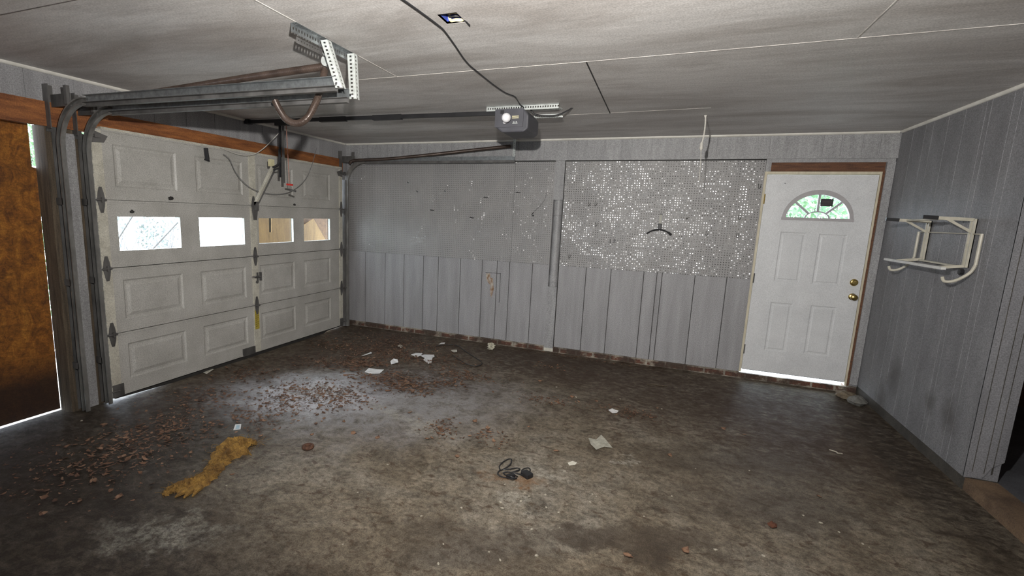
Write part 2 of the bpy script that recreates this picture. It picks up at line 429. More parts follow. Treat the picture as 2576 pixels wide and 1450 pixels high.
def mk_peg(name, lo, hi, top=0.85, fill=0.9):
    """painted hardboard drilled every inch; crumpled foil behind the holes"""
    m, nt, b = NT(name)
    tc = nt.nodes.new('ShaderNodeTexCoord'); sp = nt.nodes.new('ShaderNodeSeparateXYZ')
    nt.links.new(tc.outputs['Object'], sp.inputs[0])
    pitch = 0.0254

    def cell(s):
        fr = math_(nt, 'FRACT', math_(nt, 'DIVIDE', math_(nt, 'ADD', s, 50 * pitch), pitch))
        return math_(nt, 'MULTIPLY', math_(nt, 'SUBTRACT', fr, 0.5), pitch)
    dx, dz = cell(sp.outputs[0]), cell(sp.outputs[2])
    d = math_(nt, 'SQRT', math_(nt, 'ADD', math_(nt, 'MULTIPLY', dx, dx), math_(nt, 'MULTIPLY', dz, dz)))
    hole = math_(nt, 'LESS_THAN', d, 0.0046)
    f = noise(nt, mapped(nt, (1.5, 1.5, 0.6)), 4, 6, 0.6)
    c = ramp(nt, f, [(0.3, (0.325, 0.318, 0.312)), (0.7, (0.265, 0.262, 0.262))])
    c = grain(nt, c, *GR)
    nt.links.new(c, b.inputs['Base Color']); b.inputs['Roughness'].default_value = 0.5
    # foil
    foil = nt.nodes.new('ShaderNodeBsdfPrincipled')
    nt.links.new(ramp(nt, noise(nt, mapped(nt, (1, 1, 1), (4, 0, 2)), 2.4, 4, 0.6), [(lo, 0.10), (hi, top)]), foil.inputs['Base Color'])
    foil.inputs['Metallic'].default_value = 1.0
    foil.inputs['Roughness'].default_value = 0.25
    v = mapped(nt)
    h = math_(nt, 'ADD', noise(nt, v, 3.8, 3, 0.5, 0.4), math_(nt, 'MULTIPLY', noise(nt, v, 26, 1, 0.5), 0.05))
    bp = nt.nodes.new('ShaderNodeBump'); bp.inputs['Strength'].default_value = 1.0; bp.inputs['Distance'].default_value = 0.115
    nt.links.new(h, bp.inputs['Height']); nt.links.new(bp.outputs[0], foil.inputs['Normal'])
    mx = nt.nodes.new('ShaderNodeMixShader')
    nt.links.new(math_(nt, 'MULTIPLY', hole, fill), mx.inputs[0]); nt.links.new(b.outputs[0], mx.inputs[1]); nt.links.new(foil.outputs[0], mx.inputs[2])
    nt.links.new(mx.outputs[0], nt.nodes['Material Output'].inputs[0])
    return m


m_peg = mk_peg('painted_pegboard', 0.40, 0.58)
m_pegd = mk_peg('painted_pegboard_dull', 0.58, 0.74, 0.7, 0.6)


# ------------------------------------------------------------------ mesh helpers
class MB:
    def __init__(s): s.v = []; s.f = []; s.mi = []; s.m = 0

    def add(s, vs, fs):
        n = len(s.v); s.v += [Vector(x) for x in vs]
        s.f += [tuple(n + i for i in f) for f in fs]; s.mi += [s.m] * len(fs); return s

    def box(s, x0, x1, y0, y1, z0, z1):
        vs = [(x, y, z) for z in (z0, z1) for y in (y0, y1) for x in (x0, x1)]
        return s.add(vs, [(0, 2, 3, 1), (4, 5, 7, 6), (0, 1, 5, 4), (2, 6, 7, 3), (0, 4, 6, 2), (1, 3, 7, 5)])

    def bar(s, a, b, w, h, up=(0, 0, 1)):
        a, b = Vector(a), Vector(b); d = (b - a).normalized(); up = Vector(up)
        if abs(d.dot(up)) > 0.98: up = Vector((0, 1, 0))
        x = d.cross(up).normalized() * (w / 2); y = x.cross(d).normalized() * (h / 2)
        vs = [p + i * x + j * y for p in (a, b) for i, j in ((-1, -1), (1, -1), (1, 1), (-1, 1))]
        return s.add(vs, [(0, 1, 2, 3), (7, 6, 5, 4), (0, 4, 5, 1), (1, 5, 6, 2), (2, 6, 7, 3), (3, 7, 4, 0)])

    def tube(s, pts, r, n=8, cap=True):
        pts = [Vector(p) for p in pts]
        rs = r if isinstance(r, (list, tuple)) else [r] * len(pts)
        t0 = (pts[1] - pts[0]).normalized()
        ref = Vector((0, 0, 1)) if abs(t0.z) < 0.9 else Vector((1, 0, 0))
        x = t0.cross(ref).normalized(); vs = []
        for k, p in enumerate(pts):
            t = (pts[min(k + 1, len(pts) - 1)] - pts[max(k - 1, 0)]).normalized()
            x = (x - t * x.dot(t)).normalized(); y = t.cross(x)
            vs += [p + (x * math.cos(2 * PI * i / n) + y * math.sin(2 * PI * i / n)) * rs[k] for i in range(n)]
        fs = [(k * n + i, k * n + (i + 1) % n, (k + 1) * n + (i + 1) % n, (k + 1) * n + i) for k in range(len(pts) - 1) for i in range(n)]
        if cap: fs += [tuple(range(n))[::-1], tuple((len(pts) - 1) * n + i for i in range(n))]
        return s.add(vs, fs)

    def sweep(s, pts, prof, side):
        """profile points (a, b): a along 'side', b along side x tangent; open channel with thickness given by a closed profile"""
        pts = [Vector(p) for p in pts]; side = Vector(side); n = len(prof); vs = []
        for k, p in enumerate(pts):
            t = (pts[min(k + 1, len(pts) - 1)] - pts[max(k - 1, 0)]).normalized()
            q = t.cross(side).normalized()
            vs += [p + side * a + q * b for a, b in prof]
        fs = [(k * n + i, k * n + (i + 1) % n, (k + 1) * n + (i + 1) % n, (k + 1) * n + i) for k in range(len(pts) - 1) for i in range(n)]
        fs += [tuple(range(n))[::-1], tuple((len(pts) - 1) * n + i for i in range(n))]
        return s.add(vs, fs)

    def prism(s, poly, vec):
        poly = [Vector(p) for p in poly]; vec = Vector(vec); n = len(poly)
        return s.add(poly + [p + vec for p in poly], [tuple(range(n))[::-1], tuple(range(n, 2 * n))] + [(i, (i + 1) % n, n + (i + 1) % n, n + i) for i in range(n)])

    def lathe(s, o, ax, prof, n=20):
        o = Vector(o); ax = Vector(ax).normalized()
        x = ax.cross(Vector((0.31, 0.2, 0.93))).normalized(); y = ax.cross(x); vs = []
        for r, h in prof:
            vs += [o + ax * h + (x * math.cos(2 * PI * i / n) + y * math.sin(2 * PI * i / n)) * max(r, 1e-5) for i in range(n)]
        m = len(prof)
        fs = [(k * n + i, k * n + (i + 1) % n, (k + 1) * n + (i + 1) % n, (k + 1) * n + i) for k in range(m - 1) for i in range(n)]
        fs += [tuple(range(n))[::-1], tuple((m - 1) * n + i for i in range(n))]
        return s.add(vs, fs)

    def build(s, name, mats, parent=None, smooth=False, origin=None, bevel=0.0):
        mats = mats if isinstance(mats, (list, tuple)) else [mats]
        if parent is not None: o0 = parent['_w']; o0 = Vector(o0)
        elif origin is not None: o0 = Vector(origin)
        else:
            lo = [min(v[i] for v in s.v) for i in range(3)]; hi = [max(v[i] for v in s.v) for i in range(3)]
            o0 = Vector(((lo[0] + hi[0]) / 2, (lo[1] + hi[1]) / 2, lo[2]))
        me = bpy.data.meshes.new(name)
        me.from_pydata([v - o0 for v in s.v], [], s.f)
        for m in mats: me.materials.append(m)
        me.polygons.foreach_set('material_index', s.mi)
        import bmesh
        bm = bmesh.new(); bm.from_mesh(me)
        bmesh.ops.recalc_face_normals(bm, faces=bm.faces); bm.to_mesh(me); bm.free()
        if smooth:
            me.polygons.foreach_set('use_smooth', [True] * len(me.polygons))
            try: me.set_sharp_from_angle(angle=R(40))
            except Exception: pass
        o = bpy.data.objects.new(name, me); COL.objects.link(o)
        if parent is not None: o.parent = parent
        else: o.location = o0
        o['_w'] = list(o0)
        if bevel:
            b = o.modifiers.new('bevel', 'BEVEL'); b.width = bevel; b.segments = 2; b.limit_method = 'ANGLE'
        return o


def tag(o, label, cat, group=None, kind=None):
    o['label'] = label; o['category'] = cat
    if group: o['group'] = group
    if kind: o['kind'] = kind
    return o


def thing(name, loc, label, cat, group=None, kind=None):
    o = bpy.data.objects.new(name, None); COL.objects.link(o)
    o.location = loc; o['_w'] = list(loc); o.empty_display_size = 0.1
    return tag(o, label, cat, group, kind)


def struct(o, label=None):
    o['kind'] = 'structure'
    if label: o['label'] = label
    return o


def spline(pts, n=8):
    pts = [Vector(p) for p in pts]; q = [pts[0]] + pts + [pts[-1]]; out = []
    for k in range(1, len(q) - 2):
        a, b, c, d = q[k - 1:k + 3]
        for i in range(n):
            t = i / n
            out.append(0.5 * ((2 * b) + (c - a) * t + (2 * a - 5 * b + 4 * c - d) * t * t + (3 * b - a - 3 * c + d) * t ** 3))
    out.append(pts[-1]); return out


def face_rects(mb, fn, u0, u1, v0, v1, rects, prof, holes=(), skip=()):
    """a flat sheet u0..u1 x v0..v1 through fn(u, v, depth); each rect gets nested loops (inset, depth), holes stay open"""
    us = sorted({u0, u1, *[r[0] for r in list(rects) + list(holes) + list(skip)], *[r[1] for r in list(rects) + list(holes) + list(skip)]})
    vs = sorted({v0, v1, *[r[2] for r in list(rects) + list(holes) + list(skip)], *[r[3] for r in list(rects) + list(holes) + list(skip)]})
    for a, b in zip(us, us[1:]):
        for c, d in zip(vs, vs[1:]):
            mu, mv = (a + b) / 2, (c + d) / 2
            if any(r[0] < mu < r[1] and r[2] < mv < r[3] for r in list(rects) + list(holes) + list(skip)): continue
            mb.add([fn(a, c, 0), fn(b, c, 0), fn(b, d, 0), fn(a, d, 0)], [(0, 1, 2, 3)])
    for r in rects:
        loops = [[fn(r[0] + i, r[2] + i, dp), fn(r[1] - i, r[2] + i, dp), fn(r[1] - i, r[3] - i, dp), fn(r[0] + i, r[3] - i, dp)] for i, dp in prof]
        vv = [p for l in loops for p in l]; ff = []
        for k in range(len(loops) - 1):
            ff += [(4 * k + i, 4 * k + (i + 1) % 4, 4 * k + 4 + (i + 1) % 4, 4 * k + 4 + i) for i in range(4)]
        ff.append(tuple(4 * (len(loops) - 1) + i for i in range(4)))
        mb.add(vv, ff)


def grooved(mb, fn, a0, a1, z0, z1, grooves, w=0.009, d=0.007, dark=None):
    """siding: a sheet along a with V grooves, fn(a, z, depth)"""
    line = [(a0, 0.0)]
    for g in sorted(grooves):
        if a0 + w < g < a1 - w: line += [(g - w / 2, 0.0), (g - w / 2.6, d), (g + w / 2.6, d), (g + w / 2, 0.0)]
    line.append((a1, 0.0))
    for (p, dp), (q, dq) in zip(line, line[1:]):
        mb.m = dark if dark and dp == d and dq == d else 0
        mb.add([fn(p, z0, dp), fn(q, z0, dq), fn(q, z1, dq), fn(p, z1, dp)], [(0, 1, 2, 3)])
    mb.m = 0


def perforated(mb, a, b, width_dir, w, t=0.002, pitch=0.02):
    """a steel strip a-b of width w with a row of slots, as rails and bridges"""
    a, b, wdv = Vector(a), Vector(b), Vector(width_dir).normalized()
    L = (b - a).length; d = (b - a).normalized(); nrm = d.cross(wdv)
    rail = w * 0.33

    def slab(p, q, c0, c1):
        vs = [p + wdv * c0, q + wdv * c0, q + wdv * c1, p + wdv * c1]
        mb.prism(vs, nrm * t)
    slab(a, b, 0, rail); slab(a, b, w - rail, w)
    n = max(1, int(L / pitch)); k = L / n
    for i in range(n):
        p = a + d * (i * k)
        slab(p, p + d * (k * 0.52), rail, w - rail)


def lump(c, r, seed, flat=0.7, n=10, m=7, jit=0.35):
    rr = random.Random(seed); mb = MB(); vs = []; c = Vector(c)
    for j in range(m + 1):
        th = PI * j / m
        for i in range(n):
            ph = 2 * PI * i / n; q = r * (1 + rr.uniform(-jit, jit))
            vs.append(c + Vector((q * math.sin(th) * math.cos(ph), q * math.sin(th) * math.sin(ph), flat * q * math.cos(th))))
    z0 = c.z - flat * r * 0.8
    for v in vs:
        if v.z < z0: v.z = z0
    d = -min(v.z for v in vs)
    for v in vs: v.z += d
    mb.add(vs, [(j * n + i, j * n + (i + 1) % n, (j + 1) * n + (i + 1) % n, (j + 1) * n + i) for j in range(m) for i in range(n)]); return mb


# ------------------------------------------------------------------ the room shell
mb = MB(); mb.box(-0.13, WD + 0.02, -9.0, 0.0, -0.12, 0.0)
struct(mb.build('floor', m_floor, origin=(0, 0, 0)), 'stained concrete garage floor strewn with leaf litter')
mb = MB(); mb.box(WD + 0.17, 9.0, -9.0, 0.1, -0.12, 0.075)
struct(mb.build('floor_adjoining', m_floor2, origin=(0, 0, 0)), 'dark bluish slab beyond the end of the right wall')
mb = MB(); mb.box(WD + 0.01, WD + 0.17, -9.0, -1.915, -0.12, 0.082)
struct(mb.build('trim_1', m_curb, origin=(0, 0, 0)), 'brown stained concrete curb at the lower right')
mb = MB(); mb.box(WD + 0.004, WD + 0.17, -1.915, 0.1, -0.12, 0.083)
struct(mb.build('baseboard_right', m_sill, origin=(0, 0, 0)), 'dark footing under the right wall')

# back wall
SG = [0.30, 0.623, 0.919, 1.213, 1.432, 1.748, 2.047, 2.246, 2.409, 2.700, 3.345, 3.626, 3.983, 4.121, 4.175, 4.506, 4.814]
mb = MB()
fb = lambda a, z, d: (a, d, z)
grooved(mb, fb, 0.0, 2.905, ZS, ZP - 0.002, SG, dark=1)
grooved(mb, fb, 3.020, 5.035, ZS, ZP - 0.002, SG, dark=1)
mb.box(0.0, 2.905, 0.008, 0.15, ZS, H + 0.05)
mb.box(3.02, 5.035, 0.008, 0.15, ZS, H + 0.05)
mb.box(2.90, 3.03, 0.135, 0.15, 0.0, H + 0.05)
mb.box(5.035, WD + 0.18, 0.008, 0.15, 2.16, H + 0.05)
mb.box(5.998, WD + 0.18, 0.008, 0.15, 0.0, 2.16)
struct(mb.build('wall_back', [m_wall, m_groove], origin=(0, 0, 0)), 'gray grooved siding back wall')

mb = MB(); mb.box(0.0, 5.04, -0.006, 0.15, -0.1, ZS); mb.box(5.04, 5.995, -0.006, 0.03, -0.1, 0.060); mb.box(5.995, WD, -0.006, 0.15, -0.1, ZS)
struct(mb.build('baseboard_back', m_brick, origin=(0, 0, 0)), 'dirty brick course under the back wall siding')

HG = [0.35, 0.66, 0.97, 1.28, 1.59, 1.9, 2.2, 2.46, 2.766, 3.039, 3.339, 3.640, 3.942, 4.254, 4.569, 5.042, 5.487, 5.631, 5.796, 5.933]
mb = MB(); grooved(mb, lambda a, z, d: (a, -0.028 + d, z), 0.0, WD, ZH + 0.022, H, HG, 0.007, 0.005, dark=1)
mb.box(0, WD, -0.022, 0.008, ZH + 0.024, H)
mb.box(0, WD, -0.036, 0.008, ZH, ZH + 0.022)
struct(mb.build('trim_2', [m_trimgray, m_wall], origin=(0, 0, 0)), 'gray grooved header band along the top of the back wall')

# gray post strip with the recessed pipe
mb = MB()
mb.box(2.905, 3.016, -0.014, 0.006, 1.845, ZH)
mb.box(2.905, 3.016, -0.014, 0.006, 0.05, 0.812)
mb.m = 1; mb.box(2.907, 3.018, -0.013, 0.006, 0.010, 0.05)
struct(mb.build('trim_3', [m_trimgray, m_paperc], origin=(0, 0, 0)), 'gray vertical board between the two pegboards, cut open in the middle')
pp = thing('drain_pipe', (2.957, 0.052, 0.70), 'gray vertical drain pipe seen in the slot between the pegboards', 'pipe')
mb = MB(); mb.lathe((2.957, 0.052, 0.60), (0, 0, 1), [(0.053, 0), (0.053, 1.45)], 28); mb.build('pipe', m_cont, pp, True)
for z0, z1 in ((1.66, 1.84), (0.86, 0.95)):
    mb = MB(); mb.lathe((2.957, 0.052, z0), (0, 0, 1), [(0.052, 0), (0.0565, 0.004), (0.0565, z1 - z0 - 0.004), (0.052, z1 - z0)], 28)
    mb.build('coupling', m_cont, pp, True)

mb = MB(); mb.box(3.016, 3.0245, -0.003, 0.012, ZS, ZH); mb.box(0.02, 5.034, -0.004, 0.008, ZH - 0.016, ZH)
struct(mb.build('trim_19', m_gap, origin=(0, 0, 0)), 'dark gap lines over the pegboards and beside the vertical board')

# left wall: header, siding above, post, right jamb
mb = MB()
LG = [-0.3 - 0.31 * k for k in range(28)]
grooved(mb, lambda a, z, d: (-d, a, z), -9.0, 0.0, 2.30, H, LG, 0.008, 0.005)
mb.box(-0.14, -0.008, -9.0, 0.15, 2.21, H + 0.05)
mb.box(-0.14, 0.0, -0.19, 0.15, -0.1, 2.22)
mb.box(-0.14, 0.0, -9.0, -6.7, -0.1, 2.22)
struct(mb.build('wall_left', m_wall, origin=(0, 0, 0)), 'gray siding strip above the garage doors')
mb = MB(); mb.box(-0.03, 0.016, -6.8, -0.12, 2.150, 2.318)
struct(mb.build('trim_4', m_header, origin=(0, 0, 0)), 'rusty orange lumber header over the garage doors')
mb = MB(); mb.box(-0.143, 0.0, -3.616, -3.372, -0.1, 2.16); mb.m = 1
mb.box(0.0, 0.012, -3.50, -3.43, 0.0, 2.12)
struct(mb.build('wall_post', [m_postwood, m_trimgray], origin=(0, 0, 0)), 'weathered wood post between the two garage door openings')

# right wall with its stub end
mb = MB()
RG = [-0.27, -0.49, -0.62, -0.85, -1.08, -1.33, -1.39, -1.62, -1.70]
grooved(mb, lambda a, z, d: (WD + d, a, z), -1.915, 0.0, 0.085, H, RG, 0.008, 0.002)
mb.box(WD + 0.008, WD + 0.17, -1.908, 0.15, 0.085, H + 0.03)
mb.m = 0
e = [(WD, 0.085), (6.171, 0.095), (6.186, 0.125), (6.204, 0.172), (6.232, 0.200), (6.258, 0.222), (6.258, H), (WD, H)]
mb.prism([(x, -1.917, z) for x, z in e], (0, 0.008, 0))
for gx in (6.115, 6.172, 6.21):
    mb.m = 1; mb.box(gx, gx + 0.004, -1.9175, -1.91, 0.13, H - 0.01)
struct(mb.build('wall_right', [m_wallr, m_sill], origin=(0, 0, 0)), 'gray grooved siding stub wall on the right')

# walls out of view: behind the camera and the adjoining dark room
mb = MB()
mb.box(-0.14, 1.7, -9.1, -8.95, 0, H); mb.box(2.7, 9.0, -9.1, -8.95, 0, H)
mb.box(1.7, 2.7, -9.1, -8.95, 0, 1.0); mb.box(1.7, 2.7, -9.1, -8.95, 1.7, H)  # leaves an unseen opening, added so that sky light fills the room
struct(mb.build('wall_front', m_outwall, origin=(0, 0, 0)))
mb = MB(); mb.box(9.0, 9.1, -9.1, 0.2, 0, H); mb.box(WD + 0.18, 9.0, 0.06, 0.15, 0, H)
struct(mb.build('wall_adjoining', m_darkwood, origin=(0, 0, 0)))

# ceiling with the hole for the electrical box
hx0, hx1, hy0, hy1 = 3.093, 3.190, -3.662, -3.545
mb = MB()
for x0, x1, y0, y1 in ((-0.14, hx0, -9.1, 0.15), (hx1, 9.0, -9.1, 0.15), (hx0, hx1, -9.1, hy0), (hx0, hx1, hy1, 0.15)):
    mb.box(x0, x1, y0, y1, H, H + 0.012)
mb.box(-0.2, 9.1, -9.2, 0.2, H + 0.10, H + 0.14)
struct(mb.build('ceiling', m_ceil, origin=(0, 0, 0)), 'gray brown streaked hardboard ceiling')


def seam(k, a, b, w, m, label):
    mb = MB(); mb.bar((*a, H - 0.0005), (*b, H - 0.0005), w, 0.003)
    struct(mb.build('trim_%d' % k, m, origin=(0, 0, 0)), label)


seam(5, (2.39, -6.0), (2.39, -2.80), 0.007, m_seamw, 'white ceiling seam running behind the angle iron')
seam(6, (2.05, -2.80), (3.64, -2.80), 0.004, m_seamw, 'pale ceiling seam left of the short dark seam')
seam(7, (3.64, -2.80), (6.07, -2.86), 0.004, m_seamp, 'pale ceiling seam over the pegboard')
seam(8, (3.64, -2.79), (3.628, -1.34), 0.008, m_gap, 'short dark ceiling seam')
seam(9, (4.92, -4.6), (4.915, -2.84), 0.005, m_seamp, 'pale ceiling seam at the upper right')
seam(10, (3.1, -1.33), (4.4, -1.39), 0.004, m_seamp, 'pale ceiling seam near the pull cord')
seam(11, (0.0, -4.29), (2.38, -4.29), 0.005, m_seamd, 'dark ceiling seam in the upper left corner')

mb = MB()
for k in range(1): pass


def cove(mb, a, b, inward):
    a, b, n = Vector(a), Vector(b), Vector(inward)
    q = [(0, 0), (0.020, 0), (0.019, -0.007), (0.014, -0.014), (0.007, -0.019), (0, -0.020)]
    d = b - a
    mb.prism([a + n * x + Vector((0, 0, z)) for x, z in q], d)


mb = MB(); cove(mb, (0.02, -0.028, H), (WD - 0.02, -0.028, H), (0, -1, 0))
struct(mb.build('trim_12', m_white, origin=(0, 0, 0)), 'white quarter round along the back wall ceiling edge')
mb = MB(); cove(mb, (0, -8.9, H), (0, -0.05, H), (1, 0, 0))
struct(mb.build('trim_13', m_white, origin=(0, 0, 0)), 'white quarter round along the left ceiling edge')
mb = MB(); cove(mb, (WD, -1.91, H), (WD, -0.05, H), (-1, 0, 0))
struct(mb.build('trim_14', m_white, origin=(0, 0, 0)), 'white quarter round along the right ceiling edge')

# pegboards
for x0, x1, lab in ((0.03, 2.418, 'long gray pegboard beside the garage door, few holes glinting'),
                    (2.421, 2.904, 'narrow gray pegboard strip left of the drain pipe slot'),
                    (3.0245, 5.034, 'gray pegboard sparkling with bright foil seen through its holes')):
    mb = MB(); mb.box(x0, x1, -0.008, 0.0, ZP, ZH - 0.010)
    tag(mb.build('pegboard', m_peg if x0 > 3 else m_pegd, origin=(0, 0, 0)), lab, 'pegboard')

# ------------------------------------------------------------------ entry door
XD0, XD1, ZD0, ZD1 = 5.0594, 5.9744, 0.108, 2.142
dr = thing('door_1', (XD0, 0, ZD0), 'white entry door with half round fan window above four panels', 'door', kind='structure')
fd = lambda a, z, d: (a, -0.002 + d, z)
FX, FZ, FA, FB = 5.532, 1.712, 0.272, 0.247
mb = MB()
fr_ = (FX - 0.33, FX + 0.33, FZ, 2.06)
face_rects(mb, fd, XD0, XD1, ZD0, ZD1,
           [(5.243, 5.468, 1.073, 1.578), (5.572, 5.806, 1.070, 1.572), (5.243, 5.440, 0.338, 0.854), (5.594, 5.812, 0.348, 0.856)],
           [(0, 0), (0.010, 0.006), (0.022, 0.006), (0.034, 0.001)], skip=[fr_])
# ring between the rectangle and the half ellipse
n = 40; ring = []
for k in range(n + 1):
    t = PI * k / n; c, s_ = math.cos(t), math.sin(t)
    e = (FX + FA * c, FZ + FB * s_)
    kx = 0.33 / abs(c) if abs(c) > 1e-6 else 1e9
    kz = (2.06 - FZ) / s_ if s_ > 1e-6 else 1e9
    q = min(kx, kz); ring.append((e, (FX + q * c, FZ + q * s_)))
for (e0, o0), (e1, o1) in zip(ring, ring[1:]):
    mb.add([fd(*e0, 0), fd(*o0, 0), fd(*o1, 0), fd(*e1, 0)], [(0, 1, 2, 3)])
    mb.add([fd(*e0, 0), fd(*e1, 0), fd(*e1, 0.044), fd(*e0, 0.044)], [(0, 1, 2, 3)])
for a, b in (((FX - 0.33, FZ), (FX - FA, FZ)), ((FX + FA, FZ), (FX + 0.33, FZ))): pass
mb.add([fd(FX - FA, FZ, 0), fd(FX + FA, FZ, 0), fd(FX + FA, FZ, 0.044), fd(FX - FA, FZ, 0.044)], [(0, 1, 2, 3)])
# edges and back (the back keeps clear of the fan opening)
mb.box(XD0, XD0 + 0.012, 0.0005, 0.044, ZD0, ZD1); mb.box(XD1 - 0.012, XD1, 0.0005, 0.044, ZD0, ZD1)
mb.box(XD0 + 0.012, XD1 - 0.012, 0.001, 0.043, ZD0, ZD0 + 0.012); mb.box(XD0 + 0.012, XD1 - 0.012, 0.001, 0.043, ZD1 - 0.012, ZD1)
mb.box(XD0 + 0.01, XD1 - 0.01, 0.012, 0.044, ZD0 + 0.01, FZ - 0.001)
mb.box(XD0 + 0.01, FX - 0.3, 0.012, 0.044, FZ - 0.001, ZD1 - 0.01); mb.box(FX + 0.3, XD1 - 0.01, 0.012, 0.044, FZ - 0.001, ZD1 - 0.01)
mb.box(FX - 0.31, FX + 0.31, 0.012, 0.044, 2.03, ZD1 - 0.01)
mb.build('door_slab', m_doorw, dr)


def arc_band(mb, cx, cz, a0, b0, a1, b1, y0, y1, n=36):
    vs = []
    for k in range(n + 1):
        t = PI * k / n; c, s_ = math.cos(t), math.sin(t)
        vs += [(cx + a0 * c, y0, cz + b0 * s_), (cx + a1 * c, y0, cz + b1 * s_), (cx + a1 * c, y1, cz + b1 * s_), (cx + a0 * c, y1, cz + b0 * s_)]
    fs = [(4 * k + i, 4 * k + (i + 1) % 4, 4 * k + 4 + (i + 1) % 4, 4 * k + 4 + i) for k in range(n) for i in range(4)]
    mb.add(vs, fs + [(0, 1, 2, 3), tuple(4 * n + i for i in (3, 2, 1, 0))])


mb = MB(); arc_band(mb, FX, FZ, 0.264, 0.240, 0.296, 0.286, -0.012, 0.03)
mb.box(FX - 0.300, FX + 0.300, -0.0135, 0.031, FZ - 0.013, FZ + 0.014)
ff = mb.build('window_frame', mat('fan_frame_gray', (0.42, 0.40, 0.41), (0.36, 0.35, 0.355), 20, rough=0.5), dr)
mb = MB(); arc_band(mb, FX, FZ + 0.01, 0.094, 0.060, 0.106, 0.070, -0.002, 0.02)
for t in (45, 90, 137):
    c, s_ = math.cos(R(t)), math.sin(R(t))
    mb.bar((FX + 0.1 * c, 0.009, FZ + 0.01 + 0.065 * s_), (FX + 0.268 * c, 0.009, FZ + 0.242 * s_), 0.020, 0.010, (0, 1, 0))
mb.build('muntin', mat('muntin_gray', (0.40, 0.40, 0.42), (0.34, 0.34, 0.36), 20, rough=0.5), ff)
mb = MB(); pl = [(FX + 0.268 * math.cos(PI * k / 36), 0.022, FZ + 0.244 * math.sin(PI * k / 36)) for k in range(37)]
mb.prism(pl, (0, 0.004, 0)); mb.build('pane', m_glass, ff)
mb = MB(); mb.box(5.548, 5.652, 0.017, 0.021, 1.842, 1.914)
mb.m = 1
for k, (z, a, b) in enumerate(((1.892, 5.562, 5.640), (1.8815, 5.562, 5.640), (1.872, 5.566, 5.636), (1.856, 5.556, 5.640))):
    x = a
    rr = random.Random(k)
    while x < b:
        w = 0.004 + rr.random() * 0.008
        mb.box(x, min(b, x + w), 0.0166, 0.018, z - 0.0028, z + 0.0028); x += w + 0.003
st = mb.build('sticker', [m_blackp, mat('sticker_gray_print', (0.07, 0.055, 0.055), (0.05, 0.04, 0.04), 60, rough=0.5)], ff)
st['label'] = 'black warning sticker with faint gray lines of print'

# knob, deadbolt
mb = MB()
mb.lathe((5.917, -0.002, 1.115), (0, -1, 0), [(0.0, 0), (0.034, 0.001), (0.034, 0.006), (0.029, 0.012), (0.021, 0.014), (0.020, 0.026), (0.0, 0.027)], 28)
mb.build('deadbolt', m_brass, dr, True)
mb = MB()
mb.lathe((5.923, -0.002, 0.974), (0, -1, 0), [(0.0, 0), (0.033, 0.001), (0.033, 0.005), (0.026, 0.010), (0.012, 0.013), (0.012, 0.030), (0.022, 0.036), (0.029, 0.048), (0.028, 0.060), (0.018, 0.068), (0.0, 0.070)], 28)
mb.build('door_knob', m_brass, dr, True)
for z in (1.90, 1.09, 0.327):
    mb = MB(); mb.box(XD0 - 0.006, XD0 + 0.008, -0.004, 0.004, z - 0.05, z + 0.05)
    mb.lathe((XD0 + 0.001, -0.007, z - 0.05), (0, 0, 1), [(0.006, 0), (0.006, 0.1)], 10)
    mb.build('hinge', m_brass if z > 1.5 else m_galvd, dr)
mb = MB(); mb.box(XD0 + 0.005, XD1 - 0.005, 0.004, 0.036, ZD0 - 0.006, ZD0 + 0.002); mb.build('door_sweep', m_rubber, dr)

# jamb, header gap, casing
mb = MB()
mb.box(5.035, XD0 - 0.003, -0.006, 0.12, ZS, ZD1 + 0.03)
mb.box(XD1 + 0.003, 5.994, -0.006, 0.12, ZS, ZD1 + 0.03)
mb.box(XD0 - 0.003, XD1 + 0.003, -0.006, 0.12, ZD1 + 0.004, ZD1 + 0.03)
struct(mb.build('trim_15', m_cream, origin=(0, 0, 0)), 'cream painted jamb around the entry door')
mb = MB()
mb.box(5.08, 6.010, 0.0, 0.02, ZD1 + 0.03, 2.262)
mb.box(5.994, 6.014, -0.002, 0.02, ZS, ZD1 + 0.04)
struct(mb.build('trim_16', m_darkwood, origin=(0, 0, 0)), 'bare dark wood framing showing above and right of the entry door')
mb = MB()
mb.box(5.036, 6.075, -0.016, 0.008, 2.258, ZH)
mb.box(5.036, 5.082, -0.012, 0.008, ZD1 + 0.03, 2.26)
mb.box(6.014, 6.078, -0.020, 0.008, ZS + 0.02, 2.26)
struct(mb.build('trim_17', m_trimgray, origin=(0, 0, 0)), 'gray casing boards over and right of the entry door')

